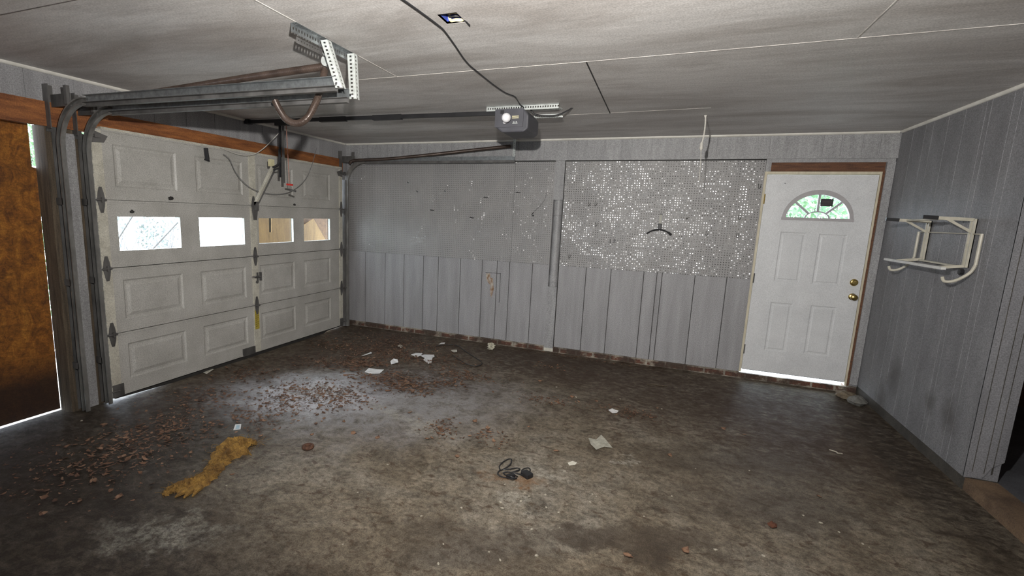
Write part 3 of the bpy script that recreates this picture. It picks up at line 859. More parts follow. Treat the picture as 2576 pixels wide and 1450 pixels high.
# ------------------------------------------------------------------ garage door
GY0, GY1, GZ, GH = -3.350, -0.205, 0.030, 0.5403   # left edge, right edge, bottom, section height
GXF = 0.056
gd = thing('garage_door', (GXF, (GY0 + GY1) / 2, 0), 'closed white four section garage door with a row of four windows', 'garage door')
COLS = [(-3.19, -2.645), (-2.452, -1.90), (-1.70, -1.15), (-0.985, -0.46)]
fg = lambda a, z, d: (GXF - d, a, z)
for k in range(4):
    z0 = GZ + GH * k; z1 = z0 + GH - 0.006
    mb = MB()
    prof = [(0, 0), (0.014, 0.010), (0.030, 0.010), (0.056, 0.001)]
    if k == 2:
        wz0, wz1 = 1.228, 1.532
        face_rects(mb, fg, GY0, GY1, z0, z1, [], prof, holes=[(a, b, wz0, wz1) for a, b in [(-3.21, -2.625), (-2.457, -1.885), (-1.715, -1.145), (-0.99, -0.452)]])
        for a, b in [(-3.21, -2.625), (-2.457, -1.885), (-1.715, -1.145), (-0.99, -0.452)]:
            for p, q in (((a, wz0), (b, wz0)), ((b, wz0), (b, wz1)), ((b, wz1), (a, wz1)), ((a, wz1), (a, wz0))):
                mb.add([fg(*p, 0), fg(*q, 0), fg(*q, 0.045), fg(*p, 0.045)], [(0, 1, 2, 3)])
        # back skin around the windows
        ys = [GY0, -3.21, -2.625, -2.457, -1.885, -1.715, -1.145, -0.99, -0.452, GY1]
        for i in range(0, 10, 2): mb.box(GXF - 0.045, GXF - 0.03, ys[i], ys[i + 1], z0, z1)
        mb.box(GXF - 0.045, GXF - 0.03, GY0, GY1, z0, wz0); mb.box(GXF - 0.045, GXF - 0.03, GY0, GY1, wz1, z1)
    else:
        dz = 0.10 if k else 0.13
        face_rects(mb, fg, GY0, GY1, z0, z1, [(a, b, z0 + dz, z1 - 0.10) for a, b in COLS], prof)
        mb.box(GXF - 0.045, GXF - 0.014, GY0, GY1, z0, z1)
    if k: mb.box(GXF - 0.044, GXF - 0.02, GY0, GY1, z0 - 0.012, z0 + 0.02)
    # rolled lips at the joints and edges
    mb.box(GXF - 0.03, GXF + 0.009, GY0, GY1, z1 - 0.014, z1)
    mb.box(GXF - 0.03, GXF + 0.006, GY0, GY1, z0, z0 + 0.018)
    mb.box(GXF - 0.045, GXF, GY0, GY0 + 0.004, z0, z1); mb.box(GXF - 0.045, GXF, GY1 - 0.004, GY1, z0, z1)
    sec = mb.build('door_section', m_gdoor, gd)
    if k == 2:
        for a, b in [(-3.21, -2.625), (-2.457, -1.885), (-1.715, -1.145), (-0.99, -0.452)]:
            mb = MB(); mb.box(GXF - 0.030, GXF - 0.026, a, b, wz0, wz1); mb.build('pane', m_glass, sec)
            mb = MB(); w = 0.014
            for y0, y1, zz0, zz1 in ((a - .001, b + .001, wz0 - .001, wz0 + w), (a - .001, b + .001, wz1 - w, wz1 + .001), (a - .001, a + w, wz0 + w, wz1 - w), (b - w, b + .001, wz0 + w, wz1 - w)):
                mb.box(GXF - 0.026, GXF + 0.003, y0, y1, zz0, zz1)
            mb.build('window_frame', m_gdoor, sec)
# stiles
for y0, y1 in ((GY0, GY0 + 0.075), (-1.815, -1.735), (GY1 - 0.06, GY1)):
    for k in range(4):
        z0 = GZ + GH * k + 0.014; z1 = z0 + GH - 0.034
        mb = MB(); mb.box(GXF, GXF + 0.012, y0, y1, z0, z1)
        if y0 == GY0:
            for i in range(5):
                z = z0 + 0.05 + i * 0.10
                mb.box(GXF + 0.004, GXF + 0.016, y0 - 0.010, y0 + 0.014, z, z + 0.03)
        mb.build('stile', m_stile, gd)
# hinges
for k in range(1, 4):
    z = GZ + GH * k - 0.004
    for y, s_ in ((GY0 + 0.035, 1), (-1.775, 1), (GY1 - 0.03, 1)):
        mb = MB()
        for dz in (-1, 1):
            pl = [(GXF + 0.013, y - 0.030, z), (GXF + 0.013, y + 0.030, z), (GXF + 0.013, y + 0.022, z + dz * 0.055), (GXF + 0.013, y + 0.010, z + dz * 0.10), (GXF + 0.013, y - 0.010, z + dz * 0.10), (GXF + 0.013, y - 0.022, z + dz * 0.055)]
            mb.prism(pl, (0.004, 0, 0))
        mb.tube([(GXF + 0.022, y - 0.034, z), (GXF + 0.022, y + 0.034, z)], 0.009, 10)
        mb.box(GXF + 0.012, GXF + 0.036, y - 0.006, y + 0.006, z - 0.02, z + 0.02)
        mb.build('hinge', m_galvd, gd)
# rollers
for y, s_ in ((GY0, -1), (GY1, 1)):
    for k in range(5):
        z = GZ + (0.06 if k == 0 else GH * k - 0.004 if k < 4 else 2.095)
        mb = MB(); mb.tube([(GXF + 0.028, y - s_ * 0.05, z), (GXF + 0.028, y + s_ * 0.038, z)], 0.006, 8)
        mb.lathe((GXF + 0.028, y + s_ * 0.026, z), (0, s_, 0), [(0.0, 0), (0.021, 0.0), (0.021, 0.010), (0.0, 0.011)], 14)
        if k == 4:
            mb.prism([(GXF + 0.013, y - s_ * 0.004, z + 0.045), (GXF + 0.013, y - s_ * 0.12, z + 0.01), (GXF + 0.013, y - s_ * 0.09, z - 0.04), (GXF + 0.013, y - s_ * 0.004, z - 0.05)], (0.006, 0, 0))
            mb.box(GXF + 0.012, GXF + 0.045, y - s_ * 0.03 - 0.02, y - s_ * 0.03 + 0.02, z - 0.012, z + 0.012)
        mb.build('roller', m_galvd, gd, True)
for y0, y1 in ((GY0, GY0 + 0.09), (GY1 - 0.07, GY1)):
    mb = MB(); mb.box(GXF + 0.012, GXF + 0.020, y0, y1, GZ + 0.005, GZ + 0.11); mb.build('bottom_bracket', m_galvd, gd)
mb = MB(); mb.box(GXF, GXF + 0.012, -1.985, -1.815, GZ + 0.002, GZ + 0.085); mb.build('lift_plate', m_galvd, gd)
# top strip and dark strap hanging over the top edge
mb = MB(); mb.box(GXF - 0.04, GXF + 0.006, GY0 + 0.08, GY1, GZ + 4 * GH - 0.008, GZ + 4 * GH + 0.012); mb.build('weather_strip', m_stile, gd)
mb = MB(); mb.tube(spline([(GXF + 0.012, -2.335, 2.165), (GXF + 0.016, -2.335, 2.12), (GXF + 0.018, -2.33, 2.07), (GXF + 0.014, -2.33, 2.055)]), [0.020] * 20 + [0.026] * 5, 8)
mb.build('pull_strap', m_black, gd, True)
for k, (y, z, r_) in enumerate(((-2.726, 1.668, 0.022), (-1.14, 1.668, 0.016), (-3.08, 1.548, 0.018))):
    q = lump((0, 0, 0), r_, 60 + k, 0.8, 7, 5, 0.3); off = Vector((GXF + 0.010, y, z)); q.v = [v + off - Vector((0, 0, 0)) for v in q.v]; q.build('mud_dab', m_rubber, gd)
# bottom rubber: lifted a little at both ends
mb = MB(); mb.prism([(GXF - 0.03, GY0 + 0.55, 0.0), (GXF - 0.03, GY0 + 0.02, 0.022), (GXF - 0.03, GY0 + 0.02, GZ + 0.006), (GXF - 0.03, GY1 - 0.02, GZ + 0.006), (GXF - 0.03, GY1 - 0.03, 0.026), (GXF - 0.03, GY1 - 0.34, 0.020), (GXF - 0.03, GY1 - 0.42, 0.0)], (0.036, 0, 0))
mb.build('bottom_seal', m_rubber, gd)
# lock and label on the centre stile
mb = MB(); mb.box(GXF + 0.012, GXF + 0.02, -1.765, -1.745, 0.83, 0.93); mb.tube([(GXF + 0.03, -1.80, 0.885), (GXF + 0.03, -1.72, 0.885)], 0.012, 10)
mb.box(GXF + 0.012, GXF + 0.03, -1.725, -1.705, 0.84, 0.93); mb.lathe((GXF + 0.012, -1.765, 0.825), (1, 0, 0), [(0.016, 0), (0.016, 0.012), (0, 0.013)], 14)
lk = mb.build('lock', m_galvd, gd)
mb = MB(); mb.tube([(GXF + 0.032, -1.80, 0.885), (GXF + 0.036, -1.835, 0.893), (GXF + 0.034, -1.85, 0.885)], 0.009, 10); mb.build('lock_handle', m_chrome, lk, True)
mb = MB(); mb.box(GXF + 0.012, GXF + 0.0135, -1.808, -1.748, 0.30, 0.515); mb.m = 1
for i in range(8): mb.box(GXF + 0.0135, GXF + 0.0138, -1.80, -1.757 - 0.01 * (i % 3 == 1), 0.49 - i * 0.023, 0.498 - i * 0.023)
yl = mb.build('caution_label', [m_yellow, mat('label_brown_print', (0.20, 0.15, 0.02), (0.16, 0.11, 0.02), 60)], gd); yl['label'] = 'yellow warning label'


# ------------------------------------------------------------------ tracks
def track(y, side, zt, xend, zend, label, flag=True):
    """vertical channel by the door, quarter bend, horizontal rail into the room"""
    o = thing('door_track', (0.09, y, 0), label, 'track')
    x0 = 0.092; rad = 0.30; t = 0.003; w = 0.052; dd = 0.030
    prof = [(0, -w / 2), (dd, -w / 2), (dd, -w / 2 + 0.010), (t, -w / 2 + t), (t, w / 2 - t), (dd, w / 2 - 0.010), (dd, w / 2), (0, w / 2)]
    prof = [(a * side, b) for a, b in prof]
    zc = zt - 0.026 - rad
    path = [(x0, y, 0.012)] + [(x0, y, zc - 0.02)]
    mb = MB(); mb.sweep([(x0, y, 0.012 + (zc - 0.012) * i / 12) for i in range(13)], prof, (0, 1, 0)); mb.build('vertical_channel', m_aged, o)
    arc = [(x0 + rad - rad * math.cos(R(a)), y, zc + rad * math.sin(R(a))) for a in range(0, 91, 6)]
    mb = MB(); mb.sweep(arc, prof, (0, 1, 0)); mb.build('bend', m_aged, o)
    p0 = Vector(arc[-1]); p1 = Vector((xend, y, zend - 0.026))
    hp = [(0, -0.036), (dd, -0.036), (dd, -0.026), (t, -0.033), (t, 0.033), (dd, 0.026), (dd, 0.036), (0, 0.036)]
    hp = [(a * side, b) for a, b in hp]
    mb = MB(); mb.bar(p0 + Vector((0, 0, 0.014)), p1 + Vector((0, 0, 0.014)), 0.004, 0.046); mb.bar(p0 + Vector((0, side * 0.014, 0.036)), p1 + Vector((0, side * 0.014, 0.036)), 0.028, 0.003)
    mb.build('horizontal_rail', m_galv, o)
    lo3 = [(0, -0.038), (dd, -0.038), (dd, -0.036), (0.006, -0.035), (0.006, -0.012), (dd, -0.011), (dd, -0.009), (0, -0.009)]
    lo3 = [(-a * side if side < 0 else a, b) for a, b in lo3] if False else [(a * side, b) for a, b in lo3]
    mb = MB(); mb.sweep([p0 + (p1 - p0) * (i / 8) for i in range(9)], lo3, (0, 1, 0)); mb.build('roller_channel', m_galvd, o)
    # angle that carries the channel on the wall
    mb = MB(); mb.box(0.0, 0.006, y - side * 0.002 - 0.022, y - side * 0.002 + 0.022, 0.012, zc + 0.15)
    mb.box(0.0, 0.085, y - side * 0.006 - 0.003, y - side * 0.006 + 0.003, 0.012, zc + 0.05); mb.build('wall_angle', m_galvd, o)
    if flag:
        mb = MB(); mb.box(0.0, 0.008, y - 0.05, y + 0.01, zt - 0.22, zt + 0.10); mb.box(0.008, 0.06, y - 0.05, y - 0.044, zt - 0.20, zt + 0.10)
        mb.box(0.02, 0.24, y - 0.012, y - 0.006, zt - 0.05, zt + 0.035); mb.box(0.20, 0.23, y - 0.03, y - 0.006, zt - 0.04, zt + 0.085)
        mb.build('flag_bracket', m_galvd, o)
    for z in (0.35, 1.0, 1.6):
        mb = MB(); mb.box(0.0, 0.075, y - 0.03, y - 0.024, z, z + 0.05); mb.build('jamb_bracket', m_galvd, o)
    return o


t1 = track(-3.555, -1, 2.335, 2.47, 2.318, 'galvanized door track nearest the camera, on the post beside the strand board')
t2 = track(-3.385, -1, 2.310, 2.42, 2.300, 'galvanized track at the left edge of the white garage door')
t3 = track(-0.150, 1, 2.318, 2.450, 2.322, 'galvanized track in the back corner running along the pegboard')
mb = MB(); perforated(mb, (2.425, -0.165, 2.325), (2.425, -0.165, 2.52), (1, 0, 0), 0.03); mb.build('hanger_strap', m_zinc, t3)

# angle iron on the ceiling and the two straps
ai = thing('ceiling_angle_iron', (2.39, -3.53, H), 'perforated steel angle screwed to the ceiling above the left rails', 'angle iron')
mb = MB(); perforated(mb, (2.365, -3.79, H - 0.004), (2.365, -3.27, H - 0.004), (1, 0, 0), 0.036)
perforated(mb, (2.368, -3.79, H - 0.004), (2.368, -3.27, H - 0.004), (0, 0, -1), 0.040); mb.build('angle', m_galv, ai)
mb = MB(); perforated(mb, (2.340, -3.72, H - 0.042), (2.340, -3.42, H - 0.042), (0, 0, -1), 0.03); mb.build('short_angle', m_galvd, ai)
for (a, b, w_, lab) in (((2.375, -3.575, 2.515), (2.468, -3.575, 2.27), 0.040, 'perforated strap hanging nearer rail from ceiling angle'),
                        ((2.380, -3.345, 2.515), (2.395, -3.345, 2.268), 0.042, 'perforated strap holding the farther left rail end')):
    o = thing('hanger_strap', a, lab, 'hanger strap')
    mb = MB(); perforated(mb, a, b, (1, 0, 0), w_); perforated(mb, Vector(a) + Vector((w_, 0, 0)), Vector(b) + Vector((w_, 0, 0)), (0, 1, 0), 0.034); mb.build('strap', m_zinc, o)
    mb = MB(); mb.tube([Vector(b) + Vector((0.012, -0.012, 0.02)), Vector(b) + Vector((0.012, 0.03, 0.02))], 0.008, 6); mb.build('bolt', m_chrome, o)
pl_ = thing('spring_pulley', (2.33, -3.47, 2.44), 'small zinc pulley at the rear end of the springs', 'pulley')
mb = MB(); mb.lathe((2.335, -3.485, 2.445), (0, 1, 0), [(0.0, 0), (0.030, 0), (0.022, 0.008), (0.030, 0.016), (0.0, 0.016)], 18); mb.build('wheel', m_zinc, pl_, True)
mb = MB(); mb.bar((2.335, -3.477, 2.47), (2.375, -3.477, 2.50), 0.016, 0.004); mb.bar((2.335, -3.477, 2.445), (2.39, -3.46, 2.385), 0.012, 0.004); mb.tube([(2.32, -3.50, 2.475), (2.36, -3.50, 2.465)], 0.009, 8); mb.build('fork', m_zinc, pl_)


def coil(path, r, turns_per_m=150, ends=True):
    pts = [Vector(p) for p in path]
    L = sum((b - a).length for a, b in zip(pts, pts[1:])); n = int(L * turns_per_m) * 2
    # resample, alternating radius gives the wound ridges
    cum = [0]
    for a, b in zip(pts, pts[1:]): cum.append(cum[-1] + (b - a).length)
    out = []; k = 0
    for i in range(n + 1):
        s_ = L * i / n
        while k < len(cum) - 2 and cum[k + 1] < s_: k += 1
        f = (s_ - cum[k]) / max(1e-9, cum[k + 1] - cum[k]); out.append(pts[k].lerp(pts[k + 1], f))
    rs = [r if i % 2 else r * 0.93 for i in range(n + 1)]
    mb = MB(); mb.tube(out, rs, 12); return mb


SA = [P(412, 229, 1, -3.46) + Vector((-0.45, 0, -0.02)), P(412, 229, 1, -3.46), P(640, 193, 1, -3.46), P(815, 168, 1, -3.46)]
tag(coil(spline(SA), 0.021).build('extension_spring', m_spring, smooth=True), 'brown extension spring stretched straight along the left rail', 'spring')
SB = [P(u, v, 1, -3.46) for u, v in ((818, 172), (812, 200), (803, 236), (790, 268), (772, 298), (748, 311), (722, 302), (704, 278), (692, 254))]
tag(coil(spline(SB), 0.021).build('extension_spring', m_spring, smooth=True), 'brown spring hanging slack in a U below the left rail', 'spring')

SC = [P(u, v, 1, -0.188) for u, v in ((880, 412), (892, 404), (960, 401), (1060, 392), (1170, 380), (1284, 368))]
tag(coil(spline(SC), 0.020).build('extension_spring', m_spring, smooth=True), 'brown extension spring along the back corner track under the opener shadow', 'spring')

# ------------------------------------------------------------------ garage door opener
oy = -1.77
op = thing('garage_door_opener', (2.92, oy, 2.3), 'dark gray garage door opener with bare bulb and long black rail', 'garage door opener')
mb = MB()
prof = [(2.800, 2.480), (2.800, 2.345), (2.835, 2.318), (2.86, 2.300), (3.040, 2.300), (3.075, 2.325), (3.075, 2.43), (3.03, 2.480)]
mb.prism([(x, -1.93, z) for x, z in prof], (0, 0.34, 0))
mo = mb.build('motor_housing', m_housing, op, bevel=0.012)
mb = MB(); mb.box(2.80, 3.035, -1.938, -1.929, 2.338, 2.478); mb.build('end_panel', m_housing, mo)
mb = MB(); mb.box(2.845, 2.875, -1.9405, -1.937, 2.44, 2.468); mb.build('socket_recess', m_blackp, mo)
mb = MB()
mb.lathe((2.902, -1.938, 2.385), (0.1, -1, -0.05), [(0.016, 0), (0.017, 0.02)], 18); mb.build('lamp_socket', m_blackp, mo)
mb = MB(); ax = Vector((0.45, -0.75, 0.42))
mb.lathe(Vector((2.888, -1.955, 2.372)), ax, [(0.0, -0.004), (0.015, 0.0), (0.015, 0.018), (0.023, 0.031), (0.034, 0.046), (0.037, 0.062), (0.031, 0.080), (0.017, 0.093), (0.0, 0.096)], 22)
mb.build('light_bulb', m_bulb, op, True)
mb = MB()
for z in (2.415, 2.402): mb.box(2.945, 3.0, -1.944, -1.937, z, z + 0.006)
mb.build('terminal_strip', m_creamp, mo)
mb = MB()
for x in (2.957, 2.969, 2.981): mb.lathe((x, -1.937, 2.375), (0, -1, 0), [(0.004, 0), (0.004, 0.004), (0, 0.005)], 8)
mb.box(2.950, 2.992, -1.942, -1.937, 2.362, 2.368); mb.build('terminal_screw', m_zinc, mo)
# rail
mb = MB(); mb.bar((0.03, oy, 2.505), (2.81, oy, 2.482), 0.030, 0.032)
for x in (0.95, 1.55): mb.bar((x, oy, 2.502 - 0.008 * x), (x + 0.30, oy, 2.5 - 0.008 * x), 0.04, 0.044)
mb.build('rail', m_black, op)
mb = MB(); mb.box(0.005, 0.06, oy - 0.03, oy + 0.03, 2.485, 2.528); mb.build('header_bracket', m_black, op)
for x in (1.56, 1.62): pass
# trolley, arms and release
mb = MB(); mb.box(0.40, 0.56, oy - 0.025, oy + 0.025, 2.455, 2.50); mb.build('trolley', m_black, op)
mb = MB(); mb.bar((0.452, oy - 0.006, 2.47), (0.440, oy - 0.006, 1.945), 0.014, 0.02); mb.build('straight_arm', m_black, op)
mb = MB(); mb.bar((0.475, oy + 0.012, 2.47), (0.470, oy + 0.012, 1.89), 0.014, 0.022); mb.build('slotted_arm', m_galvd, op)
mb = MB(); pth = spline([(0.447, oy - 0.014, 2.22), (0.446, oy - 0.014, 2.12), (0.425, oy - 0.014, 2.07), (0.36, oy - 0.014, 2.045)], 6)
mb.tube(pth, 0.013, 8); mb.tube([(0.36, oy - 0.01, 2.02), (0.455, oy - 0.01, 2.035)], 0.008, 8); mb.build('curved_arm', m_black, op)
mb = MB(); mb.bar((0.34, oy, 2.05), (0.085, oy, 1.66), 0.028, 0.030); mb.m = 1; mb.bar((0.35, oy + 0.016, 2.04), (0.10, oy + 0.016, 1.665), 0.006, 0.034)
mb.build('door_arm', [m_stile, m_galvd], op)
mb = MB(); mb.box(0.30, 0.345, oy - 0.022, oy + 0.022, 2.055, 2.125); ft = mb.build('cream_fitting', m_creamp, op); ft['label'] = 'cream plastic cap'
mb = MB(); mb.prism([(GXF + 0.018, oy - 0.02, 1.50), (GXF + 0.018, oy + 0.02, 1.50), (GXF + 0.018, oy + 0.035, 1.60), (GXF + 0.018, oy + 0.025, 1.70), (GXF + 0.018, oy - 0.025, 1.70), (GXF + 0.018, oy - 0.035, 1.60)], (0.014, 0, 0))
mb.box(GXF + 0.03, GXF + 0.07, oy - 0.014, oy + 0.014, 1.60, 1.69); mb.build('door_bracket', m_galvd, op)
rc = MB(); rc.tube([(0.528, oy, 2.46), (0.54, oy, 2.2), (0.552, oy, 1.885)], 0.0035, 6); rr_ = rc.build('release_cord', m_pink, op)
mb = MB(); mb.bar((0.520, oy, 1.875), (0.592, oy, 1.871), 0.018, 0.018); h = mb.build('red_release_handle', m_red, rr_); h['label'] = 'red plastic release handle'
mb = MB(); mb.tube([(0.568, oy, 1.88), (0.585, oy, 1.825)], 0.002, 5); mb.bar((0.565, oy, 1.822), (0.632, oy, 1.808), 0.014, 0.016); mb.build('toggle', m_galvd, rr_)
# hanging angles above the motor
mb = MB(); perforated(mb, (2.68, -1.815, H - 0.003), (3.285, -1.815, H - 0.003), (0, 0, -1), 0.038); mb.box(2.68, 3.285, -1.815, -1.78, H - 0.006, H - 0.001)
mb.build('mounting_angle', m_zinc, op)
mb = MB(); perforated(mb, (3.02, -1.555, H - 0.030), (3.27, -1.555, H - 0.030), (0, 0, -1), 0.030); perforated(mb, (3.02, -1.60, H - 0.005), (3.275, -1.60, H - 0.005), (0, -1, 0), 0.06)
perforated(mb, (3.03, -1.555, H - 0.060), (3.26, -1.555, H - 0.060), (0, -1, 0), 0.03)
mb.build('mounting_angle', m_zinc, op)
mb = MB(); mb.tube(spline([P(1335, 275, 1, -1.70), P(1345, 287, 1, -1.68), P(1365, 291, 1, -1.66), P(1400, 290, 1, -1.64), P(1425, 280, 1, -1.62), P(1447, 267, 1, -1.60)]), 0.006, 6)
mb.build('low_voltage_wire', m_black, op, True)

# black wire that runs over the ceiling to the opener
pts = [P(u, v, 2, H - 0.008) for u, v in ((985, -20), (1015, 0), (1060, 32), (1100, 62), (1118, 78), (1145, 115), (1165, 145), (1182, 165), (1200, 180), (1222, 198), (1245, 216), (1272, 234), (1296, 244))]
pts += [Vector((3.0, -1.93, H - 0.02)), Vector((3.01, -1.84, H - 0.03))]
mb = MB(); mb.tube(spline(pts, 5), 0.004, 6)
tag(mb.build('power_cord', m_blackp, smooth=True), 'thin black cord stapled across the ceiling to the opener', 'cord')

# slack thin wires in front of the garage door
pts = [P(u, v, 0, 0.14) for u, v in ((562, 388), (578, 402), (592, 432), (612, 458), (640, 478), (680, 488), (715, 487), (742, 476), (768, 452), (783, 420), (797, 372))]
mb = MB(); mb.tube(spline(pts, 6), 0.0035, 5); tag(mb.build('sensor_wire', m_wire, smooth=True), 'thin gray wire looping slack across the top door section', 'wire')
pts = [P(722, 296, 0, 0.50), P(708, 326, 0, 0.42), P(690, 347, 0, 0.3), P(665, 372, 0, 0.2), P(640, 388, 0, 0.14), P(612, 391, 0, 0.12), P(585, 384, 0, 0.1), P(555, 372, 0, 0.09)]
mb = MB(); mb.tube(spline(pts, 6), 0.004, 5); tag(mb.build('lift_cable', m_string, smooth=True), 'pale slack cable slanting from the opener rail over the lumber header', 'cable')

# electrical box in the ceiling hole
eb = thing('electrical_box', ((hx0 + hx1) / 2, (hy0 + hy1) / 2, H), 'open blue electrical box with loose wires in the ceiling', 'electrical box')
mb = MB(); z0, z1 = H + 0.001, H + 0.075
mb.box(hx0 - 0.004, hx0, hy0, hy1, z0, z1); mb.box(hx1, hx1 + 0.004, hy0, hy1, z0, z1); mb.box(hx0, hx1, hy0 - 0.004, hy0, z0, z1); mb.box(hx0, hx1, hy1, hy1 + 0.004, z0, z1)
mb.box(hx0, hx1, hy0, hy1, z1, z1 + 0.004); mb.build('box', m_blue, eb)
for k, (m_, zz, o_, rr) in enumerate(((m_creamw, 0.012, 0.0, 0.007), (m_blackp, 0.022, 0.018, 0.004), (m_creamw, 0.03, 0.034, 0.005), (m_string, 0.026, 0.05, 0.004))):
    x, y = hx0 + 0.012, hy1 - 0.014 - o_
    mb = MB(); mb.tube(spline([(x, y, H + 0.06), (x + 0.01, y, H + zz), (x + 0.045, y - 0.012, H + zz - 0.008), (x + 0.072, y + 0.006, H + zz), (x + 0.07, y, H + 0.065)]), rr, 7); mb.build('wire', m_, eb, True)
mb = MB(); mb.tube([(hx1 + 0.001, hy1 - 0.02, H + 0.002), (hx1 + 0.005, hy1 + 0.035, H - 0.004)], 0.004, 6); mb.build('mounting_ear', m_blackp, eb)

# pull cord in front of the header
pc = thing('pull_cord', (4.38, -1.098, H), 'white frayed string hanging from the ceiling before the pegboard', 'pull cord')
mb = MB(); mb.tube(spline([(4.38, -1.098, H), (4.385, -1.098, 2.46), (4.383, -1.098, 2.37), (4.374, -1.098, 2.285)]), 0.006, 6); mb.lathe((4.38, -1.098, H), (0, 0, -1), [(0.013, 0), (0.010, 0.010), (0.006, 0.02)], 10); mb.build('string', m_string, pc, True)
mb = MB(); mb.lathe((4.374, -1.098, 2.315), (0, 0, -1), [(0.006, 0), (0.013, 0.015), (0.012, 0.04), (0.016, 0.05), (0.007, 0.07)], 10); mb.build('knot', m_string, pc, True)
mb = MB(); mb.tube(spline([(4.374, -1.098, 2.25), (4.382, -1.098, 2.15), (4.385, -1.098, 1.99)]), 0.0025, 5); mb.build('tail', m_string, pc, True)

# ------------------------------------------------------------------ pegboard hooks
def hook_mesh(kind):
    mb = MB()
    if kind == 'hook':     # open loop hook with its back stem
        mb.tube(spline([(-0.008, 0, 0.014), (-0.008, -0.012, 0.016), (-0.008, -0.016, 0.0), (-0.008, -0.016, -0.022), (-0.004, -0.03, -0.03), (0.004, -0.03, -0.028), (0.010, -0.026, -0.010)], 5), 0.0028, 6)
        mb.tube([(0.012, 0, 0.012), (0.012, -0.012, 0.012), (0.012, -0.014, -0.020)], 0.0028, 6)
    elif kind == 'prong':  # flat double prong
        mb.tube([(-0.028, -0.006, 0.002), (0.030, -0.008, -0.002)], 0.0042, 6)
        mb.tube([(0, 0, 0), (0, -0.03, 0.0), (0.004, -0.045, 0.008)], 0.0032, 6)
    elif kind == 'stub':
        mb.tube([(0, 0, 0), (0, -0.022, 0.004), (0, -0.03, 0.014)], 0.004, 6); mb.lathe((0, -0.001, 0), (0, -1, 0), [(0.010, 0), (0.010, 0.003), (0, 0.004)], 10)
    return mb


def hooks(kind, spots, label, name, mater):
    first = None
    for x, z in spots:
        if first is None:
            first = hook_mesh(kind).build(name, mater, origin=(0, 0, 0), smooth=True)
            o = first
        else:
            o = first.copy(); COL.objects.link(o)
        o.location = (x, -0.007, z)
        tag(o, label, 'pegboard hook', label_group[kind])


label_group = {'hook': 'looped hooks on the sparkling pegboard', 'prong': 'flat prongs on the left pegboards', 'stub': 'short stub pegs on the long pegboard'}
hooks('hook', [(3.321, 1.813), (3.396, 1.815), (3.418, 1.586), (4.57, 1.54), (4.856, 1.717), (4.859, 1.533), (4.999, 2.033), (3.14, 1.20)], 'small dark looped hook in the sparkling pegboard', 'pegboard_hook', m_galvd)
hooks('prong', [(2.059, 1.855), (2.469, 1.92), (1.325, 1.677), (1.884, 1.60)], 'small dark flat prong hook in the left pegboards', 'pegboard_prong', m_black)
hooks('stub', [(0.968, 2.023), (1.105, 1.907), (1.505, 1.918)], 'small round stub peg high on the long pegboard', 'pegboard_peg', m_galv)
for (x, z, lab) in ((3.588, 1.395, 'left of two short upright pins low on the sparkling pegboard'), (3.632, 1.398, 'right of two short upright pins low on the sparkling pegboard')):
    mb = MB(); mb.tube([(x, -0.006, z - 0.02), (x, -0.016, z - 0.02), (x, -0.018, z + 0.025)], 0.0035, 6); tag(mb.build('pegboard_pin', m_black), lab, 'pin')
mb = MB(); mb.tube(spline([(2.675, -0.006, 1.69), (2.67, -0.02, 1.68), (2.66, -0.024, 1.665), (2.672, -0.022, 1.65), (2.684, -0.012, 1.658)]), 0.005, 6)
mb.tube(spline([(2.68, -0.009, 1.70), (2.74, -0.009, 1.76), (2.80, -0.009, 1.84), (2.82, -0.009, 1.93)]), 0.0016, 5)
tag(mb.build('wire_curl', m_black), 'black curl of wire with a thin tail on the narrow pegboard', 'wire')
mb = MB(); mb.lathe((4.362, -0.007, 1.679), (0, -1, 0), [(0.012, 0), (0.010, 0.01), (0, 0.014)], 9); mb.bar((4.355, -0.012, 1.665), (4.372, -0.012, 1.70), 0.008, 0.008)
tag(mb.build('broken_hook', m_galvd), 'dark broken hook stub right of the black arc hanger', 'hook')
# black arc hanger
hg = thing('arc_hanger', (4.095, -0.03, 1.58), 'black plastic arc shaped hanger on the sparkling pegboard', 'hanger')
mb = MB(); arc = [(4.097 + 0.126 * math.sin(R(a)) / math.sin(R(52)), -0.030, 1.548 - 0.052 * (1 - math.cos(R(a))) / (1 - math.cos(R(52)))) for a in range(-52, 53, 4)]
mb.tube(arc, [0.007] * 8 + [0.009] * 11 + [0.007, 0.007, 0.008, 0.010, 0.012, 0.013, 0.013, 0.012], 8); mb.build('arm', m_blackp, hg, True)
mb = MB(); mb.box(4.078, 4.118, -0.042, -0.0085, 1.548, 1.615); mb.build('block', m_blackp, hg, bevel=0.006)
mb = MB(); mb.box(4.088, 4.112, -0.013, -0.0085, 1.612, 1.718); mb.m = 1; mb.box(4.085, 4.117, -0.020, -0.0085, 1.712, 1.722); mb.build('back_clip', [mat('clear_clip', (0.42, 0.42, 0.37), (0.36, 0.36, 0.31), 30), m_blackp], hg)

# peeled patch on the siding
mb = MB()
for pl in ([(2.102, 0.905), (2.155, 0.915), (2.165, 0.86), (2.20, 0.85), (2.205, 0.79), (2.215, 0.72), (2.19, 0.60), (2.165, 0.66), (2.17, 0.76), (2.13, 0.80), (2.112, 0.83)],):
    mb.prism([(x, -0.0015, z) for x, z in pl], (0, 0.002, 0))
tag(mb.build('peeled_patch', mat('bare_brown_wood', (0.22, 0.12, 0.06), (0.42, 0.38, 0.33), 30, (1, 1, 0.5), 0.8, lo=0.42, hi=0.6)), 'brown peeled paint patch on the lower siding', 'peeled paint')
mb = MB(); mb.box(2.095, 2.30, -0.0012, 0.001, 0.918, 0.923); mb.box(2.292, 2.297, -0.0012, 0.001, 0.55, 0.92)
struct(mb.build('trim_18', m_gap, origin=(0, 0, 0)), 'cut line of a small patch in the siding')

